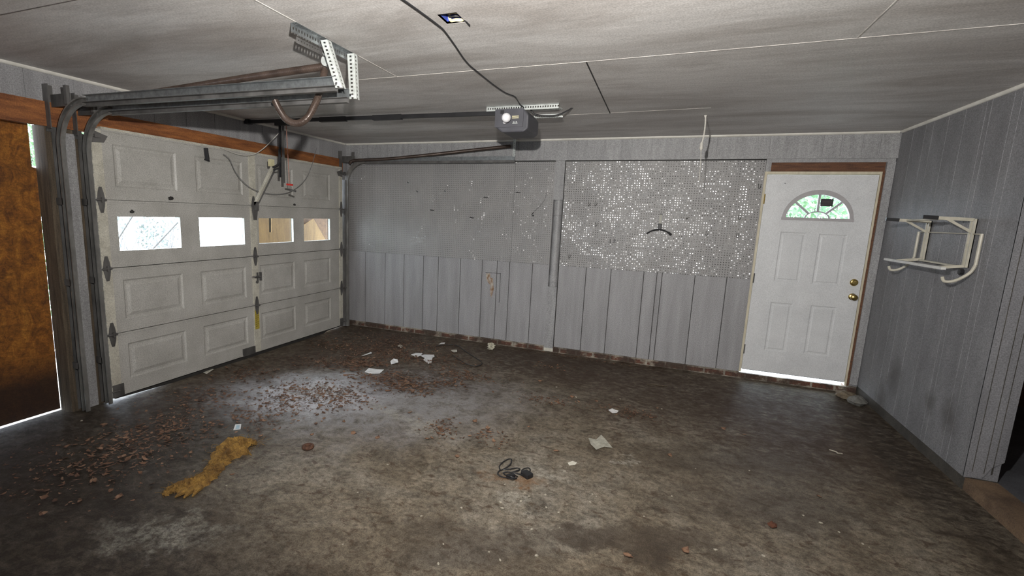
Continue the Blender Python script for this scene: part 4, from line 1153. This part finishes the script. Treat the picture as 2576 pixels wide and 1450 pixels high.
# ------------------------------------------------------------------ rack on the right wall
rk = thing('wall_rack', (WD, -1.17, 1.55), 'ivory metal bracket rack screwed to the right wall', 'rack')
X = WD - 0.001
for y0, y1, z0, z1 in ((-0.858, -0.880, 1.405, 1.715), (-1.462, -1.490, 1.40, 1.728)):
    y = (y0 + y1) / 2
    mb = MB()
    mb.box(X - 0.018, X, y - 0.026, y - 0.012, z0, z1); mb.box(X - 0.018, X, y + 0.012, y + 0.026, z0, z1); mb.box(X - 0.005, X, y - 0.026, y + 0.026, z0, z1)
    mb.build('standard', m_rack, rk)
    mb = MB(); zt = z1 - 0.006
    mb.bar((X - 0.01, y, zt), (X - 0.20, y, zt + 0.006), 0.012, 0.022); mb.bar((X - 0.15, y, zt), (X - 0.008, y, zt - 0.085), 0.010, 0.016)
    ar = mb.build('bracket_arm', m_rack, rk)
    mb = MB(); mb.bar((X - 0.20, y, zt + 0.007), (X - 0.285, y, zt + 0.010), 0.018, 0.026); mb.build('black_tip', m_blackp, ar)
    mb = MB(); mb.bar((X - 0.01, y, z0 + 0.01), (X - 0.17, y, z0 - 0.012), 0.012, 0.02); mb.build('lower_arm', m_rack, rk)
mb = MB(); mb.tube([(X - 0.15, -0.87, 1.713), (X - 0.15, -1.475, 1.725)], 0.007, 8); mb.build('top_rod', m_rack, rk)
mb = MB(); mb.bar((X - 0.17, -0.66, 1.390), (X - 0.17, -1.60, 1.393), 0.026, 0.018); mb.build('front_rail', mat('white_enamel', (0.66, 0.66, 0.64), (0.56, 0.56, 0.54), 20, rough=0.4), rk)
mb = MB(); mb.bar((X - 0.03, -0.87, 1.408), (X - 0.03, -1.47, 1.404), 0.012, 0.012); mb.build('rear_rail', m_rack, rk)
mb = MB()
for y in (-0.738, -1.603): mb.tube([(X - 0.012, y, 1.63), (X - 0.012, y, 1.425)], 0.010, 8)
mb.tube([(X - 0.010, -0.738, 1.628), (X - 0.010, -1.603, 1.628)], 0.004, 6)
wf = mb.build('wire_frame', m_rack, rk)
for y in (-0.738, -1.603):
    mb = MB(); mb.tube(spline([(X - 0.012, y, 1.425), (X - 0.03, y + 0.01, 1.37), (X - 0.09, y + 0.02, 1.315), (X - 0.14, y + 0.03, 1.305), (X - 0.155, y + 0.035, 1.335)], 5), 0.010, 8); mb.build('hooked_foot', m_rack, wf)
mb = MB(); mb.lathe((X - 0.02, -1.49, 1.37), (-1, 0, 0), [(0.02, 0), (0.02, 0.02), (0, 0.022)], 12); mb.build('knob', m_blackp, rk)

# ------------------------------------------------------------------ strand board in the left opening
EB, EC, ED, EE = P(153, 1035, 0, -0.146), P(106, 575, 0, -0.146), P(80, 422, 0, -0.146), P(69, 310, 0, -0.146)
mb = MB(); mb.prism([(-0.158, y, z) for y, z in ((-6.65, 0.018), (-3.70, 0.008), (EB.y, 0.006), (EC.y, EC.z), (EC.y + 0.006, ED.z), (ED.y, ED.z + 0.005), (EE.y, 2.2), (-6.65, 2.2))], (0.012, 0, 0))
tag(mb.build('strand_board_sheet', m_osb, origin=(0, 0, 0)), 'orange brown strand board sheet with dark foot closing the left opening', 'board sheet')

# ------------------------------------------------------------------ outside
mb = MB(); mb.box(-30, -0.13, -30, 30, -0.3, -0.03)
struct(mb.build('ground_drive', m_ground, origin=(0, 0, 0)))
mb = MB(); mb.box(-0.13, 30, 0.15, 30, -0.3, 0.03); mb.box(5.04, 5.995, 0.03, 0.15, -0.3, 0.03)
struct(mb.build('ground_yard', m_ground, origin=(0, 0, 0)))
PX = -0.62
for uvs, dx, m_, lab in (
        ([(630, 530), (676, 530), (676, 640), (630, 640)], 0.0, m_ply, 'plywood strip at the left of the third garage window'),
        ([(684, 500), (748, 500), (748, 640), (676, 640), (676, 585), (684, 585)], 0.0, m_ply, 'yellow plywood sheet filling most of the third garage window'),
        ([(789, 551), (824, 612), (790, 640), (752, 575)], 0.02, m_ply, 'plywood sheet with its corner pointing up in the last garage window'),
        ([(745, 520), (880, 520), (880, 640), (745, 640)], -0.05, m_osbback, 'brown board behind the pointed plywood in the last garage window')):
    pts = [P(u, v, 0, PX + dx) for u, v in uvs]
    lo_ = min(p.z for p in pts)
    # carry each sheet down to the drive so that it stands there
    ys = [p.y for p in pts]
    if 'corner' in lab:
        pts = [pts[0], pts[1], Vector((PX + dx, pts[1].y + 0.28, -0.03)), Vector((PX + dx, pts[3].y, -0.03)), pts[3]]
    else:
        top = [p for p in pts if p.z > lo_ + 0.02]
        pts = [Vector((p.x, p.y, p.z if p.z > lo_ + 0.06 else -0.03)) for p in pts]
    mb = MB(); mb.prism(pts, (-0.014, 0, 0)); tag(mb.build('plywood_sheet', m_, origin=(0, 0, 0)), lab, 'plywood')
mb = MB(); pa, pb = P(676, 530, 0, PX - 0.08), P(686, 585, 0, PX - 0.08); mb.box(PX - 0.12, PX - 0.08, pa.y - 0.06, pb.y + 0.08, -0.03, 1.9)
tag(mb.build('lumber_post', mat('gray_lumber', (0.05, 0.047, 0.037), (0.035, 0.032, 0.025), 10), origin=(0, 0, 0)), 'gray lumber post in the gap between plywood sheets outside', 'post')


def shrub(x, y, h, w, seed, leafm, label, leaves=900, stems=16, leaf=0.045, cat='shrub', group=None):
    rr = random.Random(seed); o = thing('shrub', (x, y, -0.03), label, cat, group)
    mb = MB()
    for k in range(stems):
        a = rr.random() * 2 * PI; p = Vector((x + 0.06 * math.cos(a), y + 0.06 * math.sin(a), -0.03)); d = Vector((math.cos(a) * rr.random() * 0.7, math.sin(a) * rr.random() * 0.7, 1)).normalized(); path = [p]
        for i in range(6):
            d = (d + Vector((rr.uniform(-.35, .35), rr.uniform(-.35, .35), rr.uniform(-.1, .12)))).normalized(); path.append(path[-1] + d * (h / 6) * rr.uniform(0.8, 1.1))
        mb.tube(path, [0.014 * (1 - i / 8) for i in range(7)], 5)
    mb.build('stems', m_bark, o)
    mb = MB()
    for k in range(leaves):
        t = rr.random() ** 0.6; a = rr.random() * 2 * PI; q = w * math.sqrt(rr.random()) * (0.4 + 0.6 * t)
        c = Vector((x + q * math.cos(a), y + q * math.sin(a), h * (0.12 + 0.9 * t * (1 - 0.25 * (q / w) ** 2))))
        u = Vector((rr.uniform(-1, 1), rr.uniform(-1, 1), rr.uniform(-1, 1))).normalized(); v = u.cross(Vector((rr.uniform(-1, 1), rr.uniform(-1, 1), rr.uniform(-1, 1)))).normalized()
        s_ = leaf * rr.uniform(0.6, 1.3)
        mb.add([c - u * s_, c + v * s_ * 0.45, c + u * s_, c - v * s_ * 0.45], [(0, 1, 2, 3)])
    f_ = mb.build('foliage', leafm, o); f_['kind'] = 'stuff'
    return o


shrub(-5.2, -0.05, 1.7, 0.42, 1, m_paleleaf, 'bare branched shrub at the left of the first garage window', 260, 26)
shrub(-5.6, 1.15, 1.5, 0.36, 2, m_paleleaf, 'leafy shrub at the right of the first garage window', 380, 26)
shrub(-6.4, 2.3, 1.5, 0.50, 3, m_paleleaf, 'tangled bare shrub filling the second garage window', 220, 34)
shrub(-1.7, -2.9, 3.2, 0.6, 4, m_green, 'green shrub glimpsed in the slit beside the post', 3200, 14)
shrub(6.35, 3.5, 3.4, 1.5, 6, m_green, 'green shrub seen through the fan window of the entry door', 6500, 18, 0.06)



# ------------------------------------------------------------------ things on the floor
def sheet(name, poly, m_, label, cat, lift=0.004, curl=0.012, seed=0):
    """a scrap lying on the floor: outline in photo pixels, slightly curled"""
    rr = random.Random(seed); pts = [P(u, v, 2, 0) for u, v in poly]; c = sum(pts, Vector()) / len(pts)
    n = len(pts); vs = [c + Vector((0, 0, lift + curl * 0.4))]; mid = []; out = []
    for p in pts:
        mid.append(c.lerp(p, 0.55) + Vector((0, 0, lift + rr.random() * curl * 0.6))); out.append(p + Vector((0, 0, 0.0015 + rr.random() * curl)))
    top = vs + mid + out
    bot = [v - Vector((0, 0, 0.0012)) for v in top]
    fs = []
    for i in range(n):
        j = (i + 1) % n; fs += [(0, 1 + i, 1 + j), (1 + i, 1 + n + i, 1 + n + j, 1 + j)]
    N = len(top); fs2 = [tuple(N + k for k in reversed(f)) for f in fs]
    rim = [(1 + n + i, N + 1 + n + i, N + 1 + n + (i + 1) % n, 1 + n + (i + 1) % n) for i in range(n)]
    mb = MB(); mb.add(top + bot, fs + fs2 + rim)
    return tag(mb.build(name, m_), label, cat)


sheet('paper_scrap', [(1034, 895), (1046, 889), (1064, 890), (1058, 897), (1048, 900)], m_paper, 'narrow white paper piece left of the larger torn sheet', 'paper', seed=1)
sheet('paper_scrap', [(1056, 897), (1068, 893), (1092, 895), (1093, 899), (1088, 902), (1085, 914), (1078, 917), (1064, 908), (1069, 903)], m_paper, 'torn white sheet, largest of the papers near the back wall', 'paper', seed=2)
sheet('paper_scrap', [(917, 938), (928, 928), (948, 930), (966, 933), (955, 941), (930, 942)], m_paper, 'bright white sheet beside the pile of curled leaves', 'paper', seed=3)
sheet('paper_scrap', [(909, 896), (933, 887), (936, 890), (914, 898)], m_paper, 'thin white paper strip behind the curled leaf pile', 'paper', seed=4)
sheet('paper_scrap', [(982, 914), (990, 909), (1000, 911), (1002, 915), (994, 919), (984, 918)], m_paper, 'small crumpled white paper between two larger sheets', 'paper', curl=0.03, seed=5)
sheet('paper_scrap', [(1134, 884), (1140, 881), (1149, 882), (1150, 888), (1141, 889)], m_paperc, 'small square scrap right of the torn white sheet', 'paper', seed=6)
sheet('paper_scrap', [(1104, 867), (1110, 863), (1120, 863), (1118, 867)], m_paper, 'tiny white strip nearest the brick at the back', 'paper', seed=7)
sheet('paper_scrap', [(1000, 873), (1006, 869), (1014, 872), (1010, 877)], m_paperc, 'yellowish scrap in the leaf litter by the back corner', 'paper', seed=8)
o = sheet('printed_card', [(587, 1083), (592, 1069), (607, 1068), (605, 1081)], m_paper, 'small white card with pale blue print near the insulation', 'card', curl=0.002, seed=9)
mb = MB(); pts = [P(u, v, 2, 0.008) for u, v in ((592, 1080), (595, 1071), (603, 1070), (602, 1079))]; mb.prism(pts, (0, 0, 0.001)); 
q = mb.build('blue_print', m_bluepr, o)
sheet('paper_scrap', [(511, 939), (532, 929), (538, 932), (520, 942)], m_paperc, 'dull paper slip close to the garage door bottom', 'paper', seed=10)
sheet('paper_scrap', [(1530, 1034), (1540, 1030), (1548, 1034), (1556, 1036), (1552, 1042), (1540, 1041)], m_paper, 'white torn scrap in the middle of the floor', 'paper', seed=11)
sheet('plastic_film', [(1480, 1105), (1500, 1107), (1512, 1096), (1522, 1108), (1541, 1130), (1520, 1127), (1500, 1134), (1486, 1122)], mat('dusty_film', (0.46, 0.45, 0.38), (0.30, 0.29, 0.24), 30, rough=0.5), 'pale ragged film patch right of the middle scrap of floor', 'film', seed=12)
sheet('plaster_scrap', [(1428, 1166), (1440, 1162), (1452, 1165), (1446, 1171), (1432, 1172)], m_paperc, 'whitish plaster smear between film patch and charger', 'scrap', curl=0.004, seed=13)
sheet('brick_chip', [(1929, 1322), (1940, 1318), (1955, 1322), (1954, 1332), (1942, 1334), (1932, 1328)], mat('red_brown_chip', (0.13, 0.045, 0.022), (0.08, 0.03, 0.015), 20, rough=0.8), 'red brown curled chip alone on the right foreground floor', 'chip', lift=0.012, curl=0.016, seed=14)
mb = MB(); mb.tube([P(2086, 1132, 2, 0.008), P(2103, 1137, 2, 0.010), P(2108, 1141, 2, 0.008), P(2119, 1142, 2, 0.008)], [0.004, 0.005, 0.006, 0.005], 6)
tag(mb.build('white_stick', m_flake), 'thin whitish splinter on the floor near the right wall', 'splinter')

# crumbled foam lump
tag(lump(P(1235, 879, 2, 0.0), 0.045, 3, 0.9, 14, 10, 0.4).build('foam_lump', m_foam), 'crumbled cream foam lump near the brick course', 'foam')
for (u, v, r_, sd, m_, lab, sq) in ((2198, 1026, 0.07, 5, m_rubble, 'gray rounded concrete chunk at the foot of the right wall', 0.7), (2126, 1001, 0.085, 6, m_rubbleb, 'buff broken concrete piece in front of the door sill', 0.4),
                                    (2163, 1014, 0.028, 8, m_rubbleb, 'smaller buff rubble piece between two concrete chunks', 0.5)):
    p = P(u, v, 2, 0)
    if p.x > WD - 0.10: p.x = WD - 0.10
    if p.y > -r_ * 1.4: p.y = -r_ * 1.4
    tag(lump(p, r_, sd, sq, 9, 6, 0.22).build('concrete_chunk', m_), lab, 'rubble')
# rusty ring
mb = MB(); c = P(775, 1129, 2, 0.0); ring = [c + Vector((0.030 * math.cos(2 * PI * k / 20), 0.030 * math.sin(2 * PI * k / 20), 0.014)) for k in range(21)]
mb.tube(ring, 0.013, 8); mb.lathe(c + Vector((0, 0, 0.002)), (0, 0, 1), [(0.022, 0), (0.022, 0.008), (0, 0.010)], 14); tag(mb.build('rusty_cap', m_rust, smooth=True), 'round dark rusty cap on bare floor right of the insulation', 'cap')
# dark stick and thin wire coil by the back wall
mb = MB(); mb.tube(spline([P(u, v, 2, 0.006) for u, v in ((1095, 872), (1120, 868), (1150, 870), (1170, 884), (1195, 900), (1212, 912), (1206, 920), (1188, 921), (1170, 914), (1150, 902), (1138, 893))]), 0.005, 6)
tag(mb.build('floor_wire', m_black, smooth=True), 'thin black wire curving over the floor right of the papers', 'wire')
mb = MB(); mb.tube([P(1628, 968, 2, 0.006), P(1640, 967, 2, 0.010), P(1652, 969, 2, 0.006), P(1680, 972, 2, 0.006)], 0.006, 6)
tag(mb.build('dark_twig', m_postwood), 'dark twig on the floor below the right pegboard', 'twig')

# yellow insulation tuft
spine = [((412, 1249), 0.010), ((438, 1232), 0.045), ((470, 1226), 0.075), ((505, 1212), 0.066), ((532, 1190), 0.055), ((552, 1166), 0.060), ((572, 1144), 0.105), ((596, 1130), 0.145), ((618, 1124), 0.10), ((632, 1126), 0.04)]
pts = [P(u, v, 2, 0) for (u, v), w in spine]; ws = [w for _, w in spine]
dense = spline(pts, 10); dw = []
for k in range(len(ws) - 1):
    for i in range(10): dw.append(ws[k] + (ws[k + 1] - ws[k]) * i / 10)
dw.append(ws[-1])
rr = random.Random(11); mb = MB(); NS = 14; vs = []
for k, p in enumerate(dense):
    t = (dense[min(k + 1, len(dense) - 1)] - dense[max(k - 1, 0)]).normalized(); n_ = t.cross(Vector((0, 0, 1)))
    for i in range(NS + 1):
        s_ = -1 + 2 * i / NS; w = dw[k] * (1 + 0.13 * math.sin(k * 0.9 + i * 0.5))
        z = (0.004 + 0.42 * dw[k] * (1 - s_ * s_) ** 0.8) * (0.90 + 0.2 * rr.random()) * (1 + 0.28 * math.sin(i * 2.3 + 0.6 * math.sin(k * 0.13)))
        if abs(s_) == 1: z = 0.0
        vs.append(p + n_ * (s_ * w + rr.uniform(-.008, .008)) + Vector((0, 0, z)))
mb.add(vs, [(k * (NS + 1) + i, k * (NS + 1) + i + 1, (k + 1) * (NS + 1) + i + 1, (k + 1) * (NS + 1) + i) for k in range(len(dense) - 1) for i in range(NS)])
for (a, b, w0) in (((470, 1236), (440, 1252), 0.018), ((486, 1232), (462, 1254), 0.020), ((505, 1226), (484, 1250), 0.018), ((600, 1112), (606, 1101), 0.028), ((592, 1118), (603, 1106), 0.03)):
    pa, pb = P(*a, 2, 0.012), P(*b, 2, 0.006); mb.tube([pa, pa.lerp(pb, 0.5) + Vector((0, 0, 0.006)), pb], [w0, w0 * 0.8, w0 * 0.25], 7)
for k in range(260):   # loose fibres
    i = rr.randrange(len(dense)); c = dense[i]; w = dw[i]; a = rr.random() * 2 * PI
    p = c + Vector((rr.uniform(-w, w), rr.uniform(-w, w), 0.004 + rr.random() * 0.3 * w)); q = p + Vector((0.035 * math.cos(a), 0.035 * math.sin(a), rr.uniform(-0.003, 0.014)))
    mb.tube([p, p.lerp(q, 0.5) + Vector((0, 0, 0.004)), q], 0.0012, 3)
tag(mb.build('insulation_tuft', m_insul), 'torn tuft of yellow insulation on the left foreground floor', 'insulation')

# dropped charger with tangled cable
ch = thing('charger', P(1300, 1195, 2, 0), 'black plug charger with tangled thin cable on a rust stain', 'charger')
c = P(1325, 1200, 2, 0.0)
mb = MB(); d = Vector((0.055, -0.035, 0)); s_ = Vector((0.014, 0.022, 0)); z = Vector((0, 0, 0.032))
mb.prism([c - d * 0.5 - s_, c + d * 0.5 - s_, c + d * 0.5 + s_, c - d * 0.5 + s_], z); mb.build('plug_body', m_blackp, ch, bevel=0.006)
def fl(uv, z=0.006): return P(*uv, 2, z)
loops = [[(1322, 1190), (1312, 1186), (1318, 1180), (1330, 1178), (1334, 1184), (1326, 1192)],
         [(1318, 1196), (1300, 1192), (1285, 1190), (1300, 1185), (1308, 1181), (1300, 1178), (1285, 1180), (1270, 1182), (1258, 1184), (1252, 1192), (1262, 1200), (1275, 1203), (1290, 1206), (1300, 1203)],
         [(1258, 1182), (1256, 1174), (1264, 1164), (1278, 1156), (1287, 1157), (1284, 1168), (1272, 1178), (1260, 1184)],
         [(1300, 1205), (1285, 1200), (1272, 1196), (1266, 1190), (1280, 1188), (1290, 1193), (1302, 1200)]]
for k, l in enumerate(loops):
    mb = MB(); mb.tube(spline([fl(uv, 0.006 + 0.012 * ((i + k) % 3 == 1)) for i, uv in enumerate(l)], 6), 0.0042, 6); mb.build('cable', m_blackp, ch, True)
mb = MB(); mb.bar(fl((1276, 1200), 0.012), fl((1294, 1196), 0.012), 0.026, 0.018); mb.build('connector', m_blackp, ch)

# ------------------------------------------------------------------ leaves
def add_leaf(mb, c, a, L, w, rr):
    u = Vector((math.cos(a), math.sin(a), rr.uniform(-0.15, 0.25))); u.normalize(); v = Vector((-math.sin(a), math.cos(a), rr.uniform(-0.3, 0.3)))
    cu = rr.uniform(0.1, 0.45) * L
    mid = [c + u * (L * (t - 0.5)) + Vector((0, 0, 0.003 + cu * 4 * (t - 0.5) ** 2 * 0.5)) for t in (0, 0.3, 0.65, 1)]
    lft = [mid[1] + v * w + Vector((0, 0, rr.uniform(0, 0.35) * w)), mid[2] + v * w * 0.75 + Vector((0, 0, rr.uniform(0, 0.4) * w))]
    rgt = [mid[1] - v * w + Vector((0, 0, rr.uniform(0, 0.35) * w)), mid[2] - v * w * 0.75 + Vector((0, 0, rr.uniform(0, 0.4) * w))]
    vs = mid + lft + rgt
    for p in vs: p.z = max(p.z, 0.0015)
    mb.add(vs, [(0, 1, 4), (1, 2, 5, 4), (2, 3, 5), (0, 6, 1), (1, 6, 7, 2), (2, 7, 3)])


KEEP = [(P(u, v, 2, 0), r_) for u, v, r_ in ((1049, 894, 0.07), (1076, 901, 0.11), (942, 935, 0.13), (992, 914, 0.06), (924, 892, 0.07), (597, 1076, 0.06), (1142, 885, 0.05), (1543, 1036, 0.06))]
clusters = [  # photo u, v, spread in metres (x, y), count, leaf size
    (960, 890, 0.42, 0.20, 520, 0.045), (905, 918, 0.24, 0.12, 260, 0.055), (1010, 862, 0.55, 0.18, 420, 0.04), (1090, 905, 0.40, 0.15, 260, 0.04),
    (970, 955, 0.26, 0.14, 230, 0.05), (1040, 975, 0.20, 0.12, 170, 0.05), (1160, 945, 0.28, 0.08, 120, 0.05), (1130, 965, 0.15, 0.08, 60, 0.05),
    (840, 1000, 0.28, 0.16, 220, 0.05), (800, 915, 0.25, 0.12, 130, 0.05), (760, 985, 0.30, 0.18, 140, 0.05), (700, 1020, 0.25, 0.15, 110, 0.05),
    (640, 1060, 0.20, 0.10, 60, 0.05), (1380, 1010, 0.20, 0.08, 60, 0.04), (1580, 1040, 0.22, 0.07, 110, 0.035), (1110, 1080, 0.12, 0.08, 45, 0.05),
    (1230, 1100, 0.10, 0.10, 25, 0.05), (1380, 925, 0.25, 0.06, 45, 0.045), (350, 1120, 0.30, 0.25, 150, 0.05), (420, 1080, 0.30, 0.25, 160, 0.05), (230, 1180, 0.35, 0.25, 120, 0.05),
    (850, 870, 0.35, 0.15, 150, 0.045), (1480, 905, 0.6, 0.05, 60, 0.04), (500, 1000, 0.25, 0.2, 110, 0.05), (620, 940, 0.3, 0.15, 120, 0.05)]
rr = random.Random(21); mb = MB()
for u, v, sx, sy, n_, L in clusters:
    c = P(u, v, 2, 0)
    for k in range(int(n_ * 3.2)):
        p = c + Vector((rr.gauss(0, sx * 0.7), rr.gauss(0, sy * 0.95), 0))
        if p.x < 0.14 or p.y > -0.03 or p.x > WD - 0.05: continue
        if any((p.x - q.x) ** 2 + (p.y - q.y) ** 2 < r_ * r_ for q, r_ in KEEP): continue
        p.z = 0.001 + rr.random() * 0.010
        l = L * (rr.uniform(0.35, 1.0) if k % 3 == 0 else rr.uniform(0.15, 0.5)); add_leaf(mb, p, rr.random() * 2 * PI, l, l * rr.uniform(0.14, 0.34), rr)
tag(mb.build('leaf_litter', m_leaf, origin=(0, 0, 0)), 'brown leaf litter drifted over the floor between door and back wall', 'leaf litter', kind='stuff')

# single leaves away from the drift
rr = random.Random(5); protos = []
for k in range(4):
    mb = MB(); add_leaf(mb, Vector((0, 0, 0)), 0, 0.075, 0.024, rr); protos.append(mb)
spots = [(785, 1095), (890, 1092), (950, 1102), (1075, 1105), (1195, 1062), (1030, 1040), (935, 1030), (1255, 1130), (1330, 1075), (1240, 988), (1400, 1136), (1210, 1088), (815, 1055), (865, 1062), (750, 1060), (690, 1082), (655, 1100),
         (1440, 1000), (1500, 1010), (1655, 1028), (1725, 1388), (1685, 1147), (1580, 1400), (2060, 1250), (1870, 1095), (1820, 1080), (1150, 1150), (1360, 960), (700, 1046), (1290, 935), (300, 1250), (190, 1120), (480, 1140), (530, 1065), (260, 1070)]
first = {}
for k, (u, v) in enumerate(spots):
    i = k % 4
    if i not in first: o = first[i] = protos[i].build('dry_leaf', m_leaf, origin=(0, 0, 0))
    else: o = first[i].copy(); COL.objects.link(o)
    p = P(u, v, 2, 0.001); o.location = p; o.rotation_euler = (0, 0, rr.random() * 2 * PI); s_ = rr.uniform(0.4, 0.8); o.scale = (s_, s_, s_)
    tag(o, 'single dry brown leaf lying loose on the concrete floor', 'leaf', 'single dry leaves on the floor')
# paint flakes and crumbs
fl_ = []
for k in range(3):
    q = lump((0, 0, 0), 0.0075, 40 + k, 0.45, 7, 5, 0.35); fl_.append(q.build('paint_flake', m_flake, origin=(0, 0, 0)))
rr = random.Random(9); used = [False] * 3
FS = [(570, 1223), (1160, 1279), (1263, 1280), (1374, 1278), (1372, 1246), (1378, 1218), (1484, 1264), (1338, 1333), (1408, 1328), (1259, 1265), (863, 1371), (1258, 1411), (1103, 1420), (1115, 1370), (1420, 1187), (1300, 1225), (1320, 1240), (1270, 1220), (1310, 1262), (1288, 1240), (1330, 1250),
      (1448, 1000), (1450, 1001), (1400, 975), (2065, 1317), (2110, 1340), (2170, 1370), (2186, 1378), (2020, 1298), (1800, 1385), (1920, 1400), (1620, 1300), (1750, 1180), (1690, 1250), (205, 1060), (330, 1080), (1885, 1185), (1405, 1290), (1490, 1245), (1500, 1250), (900, 1240), (975, 1170), (1230, 1390), (1350, 1400), (1060, 1300), (1560, 1005), (1665, 1030)]
for k, (u, v) in enumerate(FS):
    i = k % 3
    if not used[i]: o = fl_[i]; used[i] = True
    else: o = fl_[i].copy(); COL.objects.link(o)
    p = P(u, v, 2, 0); o.location = (p.x, p.y, 0.0); s_ = rr.uniform(0.5, 1.3); o.scale = (s_, s_ * rr.uniform(0.6, 1.2), s_); o.rotation_euler = (0, 0, rr.random() * 6)
    tag(o, 'tiny pale paint flake on the concrete floor', 'paint flake', 'pale paint flakes on the floor')
for o in bpy.data.objects:
    if '_w' in o: del o['_w']
